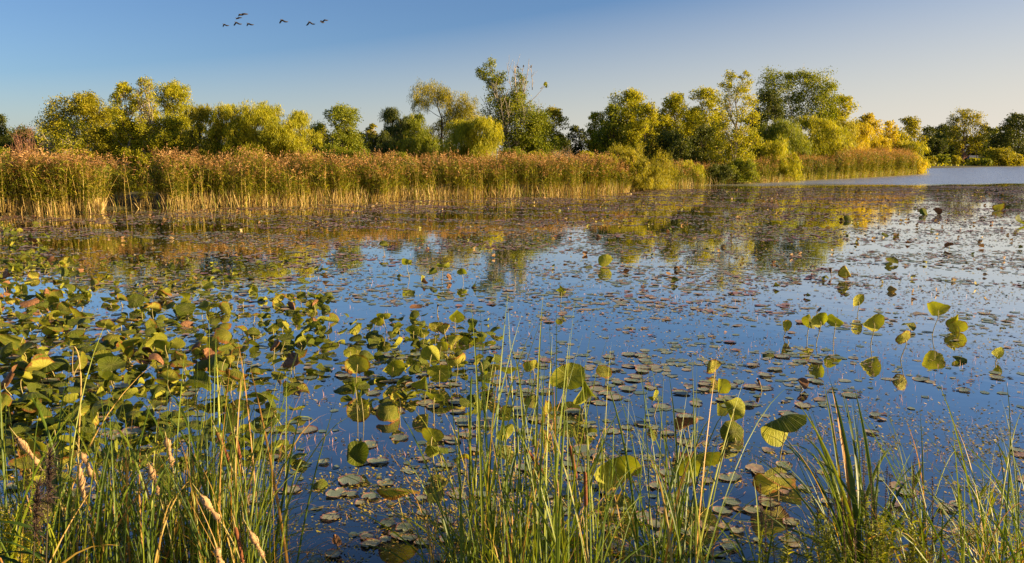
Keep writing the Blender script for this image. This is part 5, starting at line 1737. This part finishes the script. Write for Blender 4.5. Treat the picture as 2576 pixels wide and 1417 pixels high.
def tuft(name, u0, v0, tips, width, label, cat, group, rs, n_each=5, spread=.10, tipspread=(.27, .25), tint=.5, fold=.25, droop=0.0, segs=9, dry=.13):
    """one plant: blades from a foot at frame point (u0, v0) to tips given as frame points (u, v, depth shift)"""
    x0, y0 = G(u0, v0)
    B, E_, C_, W_, T_ = [], [], [], [], []
    for (ut, vt, dy) in tips:
        for k in range(n_each):
            yb = y0 + rs.normal(0, spread)
            b = np.array([x0 + rs.normal(0, spread), yb, -.05])
            X, _, Z = AT(ut, vt, y0 + dy)
            Z = Z * rs.uniform(.62, 1.03) if k else Z
            e = np.array([X + rs.normal(0, tipspread[0]) * (1 if k else .2), y0 + dy + rs.normal(0, tipspread[1]), max(.15, Z)])
            hz = e - b
            # stiff below, bending above
            c = b + np.array([hz[0] * rs.uniform(.15, .4), hz[1] * rs.uniform(.15, .4), hz[2] * rs.uniform(.55, .8) + droop * abs(hz[0])])
            q = rs.uniform()
            if q < .46 and k:                 # bowed right over, the tip hanging
                a_ = rs.uniform(0, 6.28)
                reach = rs.uniform(.25, .7)
                e = e + np.array([math.cos(a_) * reach, math.sin(a_) * reach * .4, -rs.uniform(.15, .45) * e[2]])
                e[2] = max(e[2], .1)
                c = b + (e - b) * np.array([.35, .35, 0]) + np.array([0, 0, max(e[2], hz[2] * .8) * rs.uniform(1.0, 1.25)])
            elif q < .56 and k:               # fallen, nearly level
                a_ = rs.choice([-1, 1])
                e = b + np.array([a_ * rs.uniform(.5, 1.3), rs.normal(0, .3), rs.uniform(.15, .6)])
                c = (b + e) / 2 + np.array([0, 0, rs.uniform(.2, .6)])
            B.append(b); E_.append(e); C_.append(c)
            W_.append(width * 1.12 * rs.uniform(.55, 1.3))
            T_.append(np.clip(rs.normal(tint, .16), 0, .85) if rs.uniform() > dry else rs.uniform(.92, 1))
    B, E_, C_ = np.array(B), np.array(E_), np.array(C_)
    org = np.array([x0, y0, 0])
    V, F = ribbons(B - org, E_ - org, C_ - org, np.array(W_), segs, rs=rs, fold=fold, power=3)
    me = mesh_np(name, V, [F], M_BLADE, np.repeat(np.array(T_), segs * (2 if fold > 0 else 1)), smooth=True)
    o = obj(name, me, loc=tuple(org))
    tag(o, label, cat, group)
    return o


def spike(parent_label, u0, v0, ub, vb, ut, vt, dy, fluffy, rs, group, tip=.10):
    """a cattail flower stalk: foot at (u0,v0), the head runs from frame point (ub,vb) (its lower end) to (ut,vt)"""
    x0, y0 = G(u0, v0)
    org = np.array([x0, y0, 0])
    Y = y0 + dy
    pb, pt = np.array(AT(ub, vb, Y)) - org, np.array(AT(ut, vt, Y)) - org
    d = unit(pt - pb)
    root = empty('cattail', tuple(org))
    tag(root, parent_label, 'cattail', group)
    t = np.linspace(0, 1, 12)[:, None]
    c = pb - d * np.linalg.norm(pb) * .45
    P = (1 - t) ** 2 * np.zeros(3) + 2 * t * (1 - t) * c + t ** 2 * pb
    P = np.r_[P, [pt, pt + d * tip]]
    V, F = tube_arr(P, np.r_[np.linspace(.006, .0045, 12), .004, .0015], 6)
    st = obj('stem', mesh_np('stem', V, [F], M_STALK, smooth=True), root)
    n = 22
    f = np.linspace(0, 1, n)
    L_ = np.linalg.norm(pt - pb)
    path = pb + (pt - pb) * f[:, None]
    if fluffy:
        prof = (.019 + .008 * np.sin(f * 9 + rs.uniform(0, 6)) + rs.normal(0, .002, n)) * np.clip(np.minimum(f, 1 - f) * 9, .25, 1)
        V, F = tube_arr(path + rs.normal(0, .0015, path.shape), prof, 12)
        mb = MB()
        mb.add(V, F)
        k = 750
        i = rs.randint(0, n, k)
        dirs = unit(rs.normal(0, 1, (k, 3)))
        s = path[i] + rs.normal(0, .002, (k, 3)) + dirs * prof[i][:, None] * .7
        e = s + dirs * rs.uniform(.004, .016, (k, 1)) + np.array([0, 0, -.003])
        V, F = ribbons(s, e, (s + e) / 2, np.full(k, .005), 1, rs=rs, power=4)
        mb.add(V, F)
        obj('flower_head', mb.mesh('flower_head', [M_FLUFF]), root)
    else:
        prof = .0135 * np.sqrt(np.clip(1 - (2 * f - 1) ** 12, .02, 1))
        V, F = tube_arr(path, prof, 14)
        obj('flower_head', mesh_np('flower_head', V, [F], M_SPIKE, smooth=True), root)
    return root


def build_foreground():
    rs = np.random.RandomState(7)
    gl = 'cattail and sedge tufts in the left foreground'
    # ---- left block
    left = [
        (20, 1560, [(-20, 960, .5), (60, 1000, .3), (30, 1120, .4)], 'tall tuft at the very left edge'),
        (70, 1480, [(110, 900, .6), (20, 1060, .3), (150, 1050, .4)], 'tuft leaning right beside the first fluffy cattail'),
        (120, 1600, [(60, 1080, .4), (170, 980, .5), (200, 1120, .4)], 'tuft behind the dark plume at lower left'),
        (170, 1500, [(215, 790, .7), (150, 930, .6), (190, 1050, .4)], 'tuft with one broad blade reaching up to the lotus bed'),
        (215, 1580, [(190, 1060, .5), (260, 960, .6), (300, 1090, .4)], 'tuft under the bent tan stem'),
        (250, 1450, [(285, 980, .6), (230, 1040, .4), (330, 1040, .6)], 'tuft just right of the bent tan stem'),
        (300, 1560, [(330, 950, .7), (270, 1080, .5), (370, 1070, .5)], 'dense tuft left of the twin fluffy heads'),
        (345, 1480, [(300, 930, .8), (360, 1010, .6), (400, 960, .6)], 'tuft whose blades arch left over the big shaded leaf'),
        (385, 1600, [(350, 1090, .4), (420, 1010, .6), (450, 1120, .5)], 'tuft below the twin fluffy heads'),
        (430, 1500, [(400, 1000, .6), (440, 880, .8), (480, 1040, .5)], 'tuft left of the vertical fluffy head'),
        (470, 1430, [(440, 1010, .6), (500, 930, .7), (455, 1080, .4)], 'tuft rising behind the crossing dark blade'),
        (520, 1560, [(490, 870, .9), (515, 780, .9), (560, 1010, .6)], 'tall upright tuft in front of the bright lotus leaves'),
        (560, 1480, [(530, 775, 1.0), (545, 840, .9), (600, 980, .6), (575, 900, .8)], 'tallest upright tuft of the left foreground'),
        (600, 1560, [(580, 830, .8), (620, 890, .8), (610, 1000, .6)], 'tuft beside the brown cattail spikes at left'),
        (635, 1440, [(600, 850, .8), (650, 910, .7), (690, 1010, .6)], 'tuft at the right of the left foreground mass'),
        (655, 1530, [(700, 940, .8), (745, 860, .9), (640, 1060, .5)], 'tuft with a long blade curving right over open water'),
        (410, 1420, [(250, 1010, .4), (310, 1060, .4), (560, 1120, .4)], 'low spreading tuft with crossing arched blades'),
        (90, 1420, [(0, 1080, .3), (230, 1110, .3), (160, 1180, .2)], 'low tangled tuft beneath the first fluffy cattail'),
        (540, 1400, [(420, 1150, .3), (640, 1180, .3), (560, 1100, .3)], 'low tuft around the foot of the tallest one'),
        (270, 1400, [(180, 1180, .2), (400, 1200, .2), (330, 1150, .3)], 'low tuft in the middle of the left tangle'),
        (615, 1640, [(560, 1200, .3), (640, 1150, .4), (690, 1230, .3)], 'short tuft at the bottom edge by the right fluffy head'),
        (30, 1680, [(0, 1250, .3), (90, 1260, .3)], 'dark blades at the bottom left corner'),
    ]
    for i, (u, v, tips, lab) in enumerate(left):
        broad = i % 3 == 0
        tuft('cattail_tuft' if broad else 'sedge_tuft', u, v, tips, .017 if broad else .0115, lab, 'grass tuft', gl, rs, n_each=9 if not broad else 7,
             spread=.11, tint=.42 + .10 * math.sin(i * 2.1))
    # ---- middle block
    gm = 'tufts of the middle foreground'
    mid = [
        (1205, 1560, [(1120, 810, .9), (1190, 790, .9), (1205, 740, .8), (1160, 900, .7)], .016, 5, 'middle tuft with a blade arching far left above the pads'),
        (1240, 1480, [(1272, 738, .9), (1230, 860, .7), (1190, 950, .7)], .015, 5, 'tuft with the single tallest blade left of the centre grass'),
        (1290, 1600, [(1320, 930, .7), (1260, 980, .6), (1230, 1080, .5)], .013, 6, 'fine tuft below the round leaf left of the spikes'),
        (1330, 1520, [(1345, 735, .9), (1360, 830, .8), (1310, 840, .8)], .016, 5, 'tuft whose upright blade has a yellow tip at centre'),
        (1380, 1600, [(1412, 776, .9), (1440, 870, .7), (1370, 900, .7)], .015, 6, 'tuft with a red tipped blade behind the spikes'),
        (1430, 1540, [(1510, 812, .9), (1480, 920, .8), (1400, 930, .7)], .016, 5, 'tuft with a blade bent over to the right'),
        (1470, 1620, [(1360, 1000, .6), (1520, 980, .6), (1460, 1050, .5)], .013, 6, 'fine tuft among the three brown spikes'),
        (1500, 1500, [(1560, 860, .8), (1480, 960, .7), (1590, 960, .7)], .015, 5, 'tuft right of the three brown spikes'),
        (1180, 1520, [(1000, 1010, .7), (960, 1200, .4), (1080, 1160, .4)], .012, 4, 'sprawling tuft arching left across the centre leaves'),
        (1130, 1440, [(880, 1300, .1), (960, 1120, .5), (1020, 1250, .3)], .012, 4, 'thin arching grass left of the middle clump'),
        (1300, 1420, [(1420, 1150, .3), (1180, 1160, .3), (1500, 1210, .2)], .011, 7, 'low dense tuft at the foot of the middle clump'),
        (1390, 1450, [(1560, 1200, .2), (1330, 1180, .3), (1450, 1230, .2)], .011, 7, 'low dense tuft below the brown spikes'),
        (1260, 1660, [(1180, 1190, .3), (1320, 1230, .3), (1260, 1120, .4)], .012, 8, 'thick base tuft at the bottom edge in the middle'),
        (1350, 1700, [(1290, 1240, .3), (1400, 1190, .3), (1460, 1270, .2)], .012, 8, 'thick base tuft under the brown spikes'),
    ]
    for i, (u, v, tips, wd, ne, lab) in enumerate(mid):
        tuft('cattail_tuft' if wd > .014 else 'sedge_tuft', u, v, tips, wd, lab, 'grass tuft', gm, rs, n_each=ne, spread=.10, tint=.46, dry=.07, droop=.3 if i in (8, 9, 10, 11) else 0)
    # ---- right of middle
    gr = 'tufts of the right foreground'
    rt = [
        (1640, 1540, [(1602, 880, .9), (1640, 880, .9), (1590, 1000, .7)], .014, 5, 'slim upright tuft between the spikes and the big green leaf'),
        (1690, 1480, [(1632, 905, .9), (1680, 930, .8), (1720, 980, .7)], .014, 5, 'slim tuft whose stems cross the big green leaf'),
        (1720, 1600, [(1790, 893, 1.0), (1755, 880, 1.0), (1700, 1030, .7)], .015, 5, 'tuft with two tall blades left of the upright water leaf'),
        (1760, 1440, [(1700, 1010, .6), (1830, 1090, .5), (1770, 1060, .6)], .011, 5, 'thin tuft in front of the fan-veined leaf'),
        (2165, 1480, [(2110, 975, .9), (2090, 955, .9), (2135, 990, .8), (2150, 1010, .8), (2125, 960, .8)], .032, 5, 'dense bright green tuft standing tall at right'),
        (2140, 1470, [(2070, 980, .9), (2085, 1030, .8), (2120, 1060, .7)], .012, 6, 'narrow leafy stems left of the dense bright tuft'),
        (2160, 1560, [(1930, 1090, .4), (1990, 1130, .3), (1870, 1120, .3)], .013, 5, 'long grass arching left from the dense bright tuft'),
        (2130, 1420, [(1880, 1160, .3), (2010, 1180, .3), (1820, 1200, .2)], .010, 5, 'fine grass sweeping left below the half-disc leaf'),
        (2325, 1440, [(2270, 1060, .7), (2300, 1090, .6), (2245, 1000, .8)], .013, 5, 'upright tuft in open water left of the corner grass'),
        (2340, 1560, [(2230, 1160, .3), (2150, 1230, .1), (2300, 1180, .4)], .014, 4, 'tuft arching left across the water lower right'),
        (2500, 1520, [(2400, 1090, .5), (2470, 1010, .7), (2560, 960, .8)], .013, 5, 'arching corner grass, inner plant'),
        (2560, 1480, [(2440, 1060, .6), (2500, 985, .7), (2600, 1020, .6)], .013, 6, 'arching corner grass nearest the right edge'),
        (2590, 1600, [(2480, 1130, .4), (2400, 1180, .3), (2560, 1080, .6)], .013, 6, 'arching corner grass low at the right edge'),
        (2430, 1600, [(2180, 1130, .2), (2300, 1110, .3), (2380, 1040, .5)], .014, 4, 'long bowed blades crossing the lower right water'),
        (2480, 1430, [(2340, 1190, .2), (2540, 1150, .3), (2440, 1130, .4)], .010, 5, 'thin bowed grass beside the arrowhead leaves'),
        (1905, 1560, [(1860, 1180, .4), (1960, 1230, .3)], .016, 4, 'short broad tuft at the bottom left of the seed spikes'),
    ]
    for i, (u, v, tips, wd, ne, lab) in enumerate(rt):
        tuft('cattail_tuft' if wd > .0135 else 'sedge_tuft', u, v, tips, wd, lab, 'grass tuft', gr, rs, n_each=ne, spread=.07, tint=.38, dry=.06, droop=.35 if i in (6, 7, 9, 10, 11, 12, 13, 14) else 0)
    # ---- dead straw and low tangles between the tufts
    gd = 'low tangles of dead straw at the bottom edge'
    th_ = [(60, 1400, 'at the bottom left corner under the leafy weed'), (160, 1370, 'below the dark plume'), (260, 1390, 'below the twin fluffy heads'), (345, 1350, 'under the arching left blades'),
           (430, 1390, 'left of the thick fluffy cattail'), (520, 1370, 'behind the thick fluffy cattail'), (610, 1400, 'beside the shaggy fluffy cattail'), (690, 1420, 'at the right foot of the left grass'),
           (1120, 1420, 'left of the middle clump at the bottom'), (1200, 1390, 'at the left foot of the middle clump'), (1290, 1410, 'under the middle clump'), (1380, 1390, 'left below the brown spikes'),
           (1470, 1410, 'right below the brown spikes'), (1560, 1400, 'beside the pale leaf near the bottom'), (1650, 1390, 'below the big green lotus leaf'), (1740, 1420, 'right of the slim tufts at the bottom'),
           (2060, 1410, 'among the seed spikes at their left'), (2180, 1400, 'at the foot of the dense bright tuft'), (2300, 1420, 'right of the seed spikes'), (2460, 1400, 'under the corner grass'), (2550, 1380, 'at the bottom right corner')]
    for i, (u, v, wh) in enumerate(th_):
        tips = [(u + rs.uniform(-90, 90), v - rs.uniform(60, 230), rs.uniform(0, .4)) for _ in range(4)]
        tuft('straw_tangle', u, v + 60, tips, .010, 'low straw tangle ' + wh, 'grass tuft', gd, rs, n_each=8, spread=.16, tint=.42, dry=.38, tipspread=(.3, .3))
    # ---- cattail flower heads
    for (a, lab) in [
        ((1610, 1560, 1376, 1203, 1323, 1129, .5, False), 'brown cattail spike slanting to the left, leftmost of three'),
        ((1500, 1600, 1450, 1205, 1434, 1120, .5, False), 'brown cattail spike nearly upright, middle of three'),
        ((1480, 1600, 1474, 1277, 1472, 1186, .3, False), 'brown cattail spike straight and lowest, rightmost of three'),
        ((600, 1560, 578, 1165, 545, 1085, .6, False), 'dark brown cattail spike with frayed tip in the left foreground'),
        ((640, 1560, 605, 1155, 593, 1100, .7, False), 'slim orange brown cattail spike behind the frayed one'),
        ((640, 1640, 612, 1417, 592, 1325, .1, False), 'brown cattail spike cut by the bottom edge at left'),
    ]:
        spike(lab, *a, rs, 'cattails with firm brown heads')
    for (a, lab) in [
        ((170, 1600, 98, 1170, 44, 1100, .6, True), 'fluffy seeding cattail slanting left at far left'),
        ((330, 1600, 238, 1205, 205, 1140, .6, True), 'fluffy cattail leaning left behind the vertical one'),
        ((230, 1600, 212, 1258, 198, 1165, .4, True), 'upright fluffy cattail at left, shedding at its foot'),
        ((470, 1600, 398, 1240, 376, 1170, .5, True), 'fluffy cattail with an orange leaf beside it'),
        ((490, 1600, 433, 1170, 418, 1100, .6, True), 'grey topped fluffy cattail in the middle of the left grass'),
        ((640, 1640, 553, 1310, 505, 1245, .3, True), 'thick fluffy cattail slanting left near the bottom'),
        ((700, 1640, 662, 1400, 628, 1335, .1, True), 'shaggy fluffy cattail at the right of the left grass'),
        ((590, 1680, 562, 1440, 545, 1380, .0, True), 'fluffy cattail at the bottom edge'),
    ]:
        spike(lab, *a, rs, 'cattails gone to fluffy seed')
    # bent tan stem at left
    x0, y0 = G(195, 1500)
    org = np.array([x0, y0, 0])
    pts = [np.zeros(3)] + [np.array(AT(u, v, y0 + .5)) - org for u, v in ((196, 1150), (205, 960), (198, 890), (186, 868), (182, 910), (184, 945))]
    P = np.array(pts)
    tt = np.linspace(0, len(P) - 1, 40)
    Q = np.stack([np.interp(tt, np.arange(len(P)), P[:, k]) for k in range(3)], -1)
    for _ in range(3):
        Q[1:-1] = (Q[:-2] + 2 * Q[1:-1] + Q[2:]) / 4
    V, F = tube_arr(Q, np.linspace(.008, .003, 40), 6)
    tag(obj('bent_stem', mesh_np('bent_stem', V, [F], M_DRY, np.full(len(F), .7), smooth=True), loc=tuple(org)), 'tall dry tan stem with its tip bent over at left', 'stem')

    # ---- loosestrife seed spikes lower right
    mstem = simple('loosestrife_stem', (.10, .05, .03), .8)
    mseed = simple('loosestrife_seed', (.085, .045, .03), .9, .4, 60)
    words_ = ['leftmost', 'second from left', 'short one beside the second', 'tall one left of the bright tuft', 'one touching the bright tuft', 'one in front of the bright tuft', 'thin one behind the bright tuft',
              'one just right of the bright tuft', 'tallest right of the bright tuft', 'leaning one right of the tallest', 'one below the lying leaf', 'right middle one', 'one beside the yellow petal', 'rightmost', 'lowest in the middle', 'outlying one at left']
    spots = [(1918, 1500, 1912, 1215), (1950, 1520, 1935, 1235), (1925, 1560, 1925, 1290), (2060, 1500, 2052, 1180), (2075, 1560, 2085, 1230), (2105, 1520, 2100, 1240), (2130, 1600, 2118, 1260), (2180, 1500, 2168, 1120),
             (2190, 1540, 2190, 1175), (2215, 1500, 2232, 1170), (2205, 1600, 2200, 1250), (2240, 1520, 2238, 1190), (2280, 1560, 2300, 1150), (2340, 1540, 2345, 1200), (2150, 1700, 2150, 1310), (1985, 1600, 1975, 1270)]
    for i, (u0, v0, ut, vt) in enumerate(spots):
        x0, y0 = G(u0, v0)
        org = np.array([x0, y0, 0])
        top = np.array(AT(ut, vt, y0 + .2)) - org
        root = empty('loosestrife', tuple(org))
        tag(root, 'brown seed spike, %s, lower right' % words_[i], 'wildflower', 'loosestrife plants gone to seed')
        t = np.linspace(0, 1, 10)[:, None]
        P = top * t ** np.array([[1.4, 1.4, 1]])
        V, F = tube_arr(P, np.linspace(.005, .002, 10), 5)
        obj('stem', mesh_np('stem', V, [F], mstem), root)
        n = 260
        f = rs.uniform(.62, 1, n)
        f = np.round(f * 60) / 60
        C = top * f[:, None] ** np.array([[1.4, 1.4, 1]])
        d = unit(rs.normal(0, 1, (n, 3)) * np.array([1, 1, .4]))
        s = C
        e = C + d * rs.uniform(.008, .02, (n, 1))
        V, F = ribbons(s, e, (s + e) / 2, np.full(n, .009), 1, rs=rs, power=6)
        obj('seed_spike', mesh_np('seed_spike', V, [F], mseed), root)
        n = 70
        f = rs.uniform(.08, .66, n)
        C = top * f[:, None] ** np.array([[1.4, 1.4, 1]])
        a = rs.uniform(0, 6.28, n)
        d = np.stack([np.cos(a), np.sin(a), rs.uniform(-.1, .6, n)], -1)
        L_ = rs.uniform(.04, .12, n)[:, None]
        V, F = ribbons(C, C + d * L_, C + d * L_ * .5 + np.array([0, 0, .015]), np.full(n, .014), 2, rs=rs, power=2)
        obj('leaves', mesh_np('leaves', V, [F], LEAF['green'], np.repeat(rs.uniform(.2, .9, n), 2)), root)
    # ---- leafy weed at lower left
    for j, (u0, v0, ut, vt, lab) in enumerate([(40, 1560, 20, 1270, 'leafy yellow green weed at the lower left edge'), (75, 1580, 95, 1250, 'leafy weed with a yellow seed tip, lower left'), (20, 1650, 60, 1330, 'bushy low weed in the bottom left corner'),
                                               (1120 + 1180, 1600, 2330, 1330, 'leafy weed at the bottom right of the seed spikes'), (1980, 1640, 1990, 1330, 'leafy weed at the bottom left of the seed spikes'),
                                               (2210, 1650, 2230, 1290, 'leafy weed growing among the seed spikes'), (2090, 1640, 2060, 1300, 'leafy weed in front of the bright tuft')]):
        x0, y0 = G(u0, v0)
        org = np.array([x0, y0, 0])
        root = empty('leafy_weed', tuple(org))
        tag(root, lab, 'weed', 'leafy weeds on the near bank')
        sm, lm = MB(), MB()
        for k in range(6):
            top = np.array(AT(ut + rs.normal(0, 25), vt + abs(rs.normal(0, 35)), y0 + .2)) - org
            t = np.linspace(0, 1, 6)[:, None]
            V, F = tube_arr(top * t ** np.array([[1.3, 1.3, 1]]), np.linspace(.004, .0015, 6), 4)
            sm.add(V, F)
            n = 130
            f = rs.uniform(.2, 1, n)
            C = top * f[:, None] ** np.array([[1.3, 1.3, 1]])
            a = rs.uniform(0, 6.28, n)
            d = np.stack([np.cos(a), np.sin(a), rs.uniform(0, .9, n)], -1)
            L_ = (rs.uniform(.03, .09, n) * (1.2 - f * .7))[:, None]
            V, F = ribbons(C, C + d * L_, C + d * L_ * .5 + np.array([0, 0, .01]), np.full(n, .010), 2, rs=rs, power=2)
            lm.add(V, F, np.repeat(rs.uniform(.2, 1, n), 2))
        obj('stem', sm.mesh('stem', M_STALK), root)
        obj('leaves', lm.mesh('leaves', LEAF['lime'] if j < 3 else LEAF['green']), root)
    # ---- arrowhead leaves
    def arrowhead(u0, v0, ul, vl, s, az, lab):
        x0, y0 = G(u0, v0)
        org = np.array([x0, y0, 0])
        top = np.array(AT(ul, vl, y0 + .1)) - org
        root = empty('arrowhead_plant', tuple(org))
        tag(root, lab, 'water plant', 'arrowhead plants')
        t = np.linspace(0, 1, 8)[:, None]
        P = 2 * t * (1 - t) * (top * np.array([.2, .2, .8])) + t ** 2 * top
        V, F = tube_arr(P, np.linspace(.006, .003, 8), 6)
        obj('stem', mesh_np('stem', V, [F], M_STALK, smooth=True), root)
        out = [(0, 0), (.16, -.30), (.30, -.75), (.24, -.1), (.20, .25), (.09, .65), (0, 1.0), (-.09, .65), (-.20, .25), (-.24, -.1), (-.30, -.75), (-.16, -.30)]
        V = [(x, -abs(x) * 0, 0) for x in (0,)]
        V = [(a, b, abs(a) * .35 - .12 * b * b) for a, b in out] + [(0, .3, 0)]
        F3 = [(12, i, (i + 1) % 12) for i in range(12)]
        me = mesh_np('leaf', V, [F3], LEAF['green'], np.full(12, .4), smooth=True)
        obj('leaf', me, root, loc=tuple(top), rot=(R(-65), R(rs.uniform(-20, 20)), R(az)), scale=s)
    arrowhead(2450, 1440, 2480, 1232, .17, 30, 'arrowhead leaf pair beside the corner grass, upper leaf')
    arrowhead(2420, 1450, 2408, 1252, .17, 200, 'single hanging arrowhead leaf lower right')
    arrowhead(2470, 1470, 2500, 1255, .14, 100, 'smaller arrowhead leaf right of the upper one')
    arrowhead(2330, 1440, 2302, 1195, .15, 170, 'narrow arrowhead leaf standing above the seed spikes')
    arrowhead(900, 1060, 893, 972, .17, 10, 'arrowhead plant in the water below the big round lotus leaf')
    arrowhead(915, 1062, 905, 990, .15, 160, 'second arrowhead leaf touching the one below the big round lotus leaf')
    # ---- plumed reeds close to the camera, lower left; shade put into their dark colours
    for (u0, v0, ut, vt, lab) in ((105, 1750, 125, 1150, 'shade-darkened plumed reed close to the camera at lower left'), (60, 1800, 95, 1230, 'second shade-darkened reed close to the camera, lower left corner')):
        x0, y0 = G(u0, v0)
        org = np.array([x0, y0, 0.])
        top = np.array(AT(ut, vt, y0)) - org
        root = empty('plumed_reed', tuple(org))
        tag(root, lab, 'reed', 'shade-darkened reeds close to the camera')
        t = np.linspace(0, 1, 8)[:, None]
        V, F = tube_arr(top * t, np.linspace(.007, .003, 8), 6)
        obj('stem', mesh_np('stem', V, [F], simple('shaded_reed_stem', (.05, .04, .02))), root)
        n = 420
        f = rs.uniform(.80, 1.02, n)[:, None]
        d = unit(rs.normal(0, 1, (n, 3)) + np.array([.5, 0, .8]))
        s = top * f
        e = s + d * rs.uniform(.02, .09, (n, 1))
        V, F = ribbons(s, e, (s + e) / 2 + np.array([0, 0, .01]), np.full(n, .005), 2, rs=rs, power=4)
        obj('plume', mesh_np('plume', V, [F], simple('shaded_plume', (.06, .035, .025))), root)
        m = 7
        f = rs.uniform(.3, .8, m)[:, None]
        a = rs.uniform(-1, 1, m)
        s = top * f
        e = s + np.stack([np.sign(a) * (.25 + abs(a) * .3), rs.uniform(-.1, .1, m), rs.uniform(-.2, .15, m)], -1)
        V, F = ribbons(s, e, (s + e) / 2 + np.array([0, 0, .16]), np.full(m, .02), 8, rs=rs, fold=.2, power=2.5)
        obj('leaves', mesh_np('leaves', V, [F], M_BLADE, np.full(len(F), .05), smooth=True), root)  # lowest blade tint stands in for the shade on these leaves


build_foreground()
print('objects', len(sc.objects), 'faces', sum(len(m.polygons) for m in bpy.data.meshes))
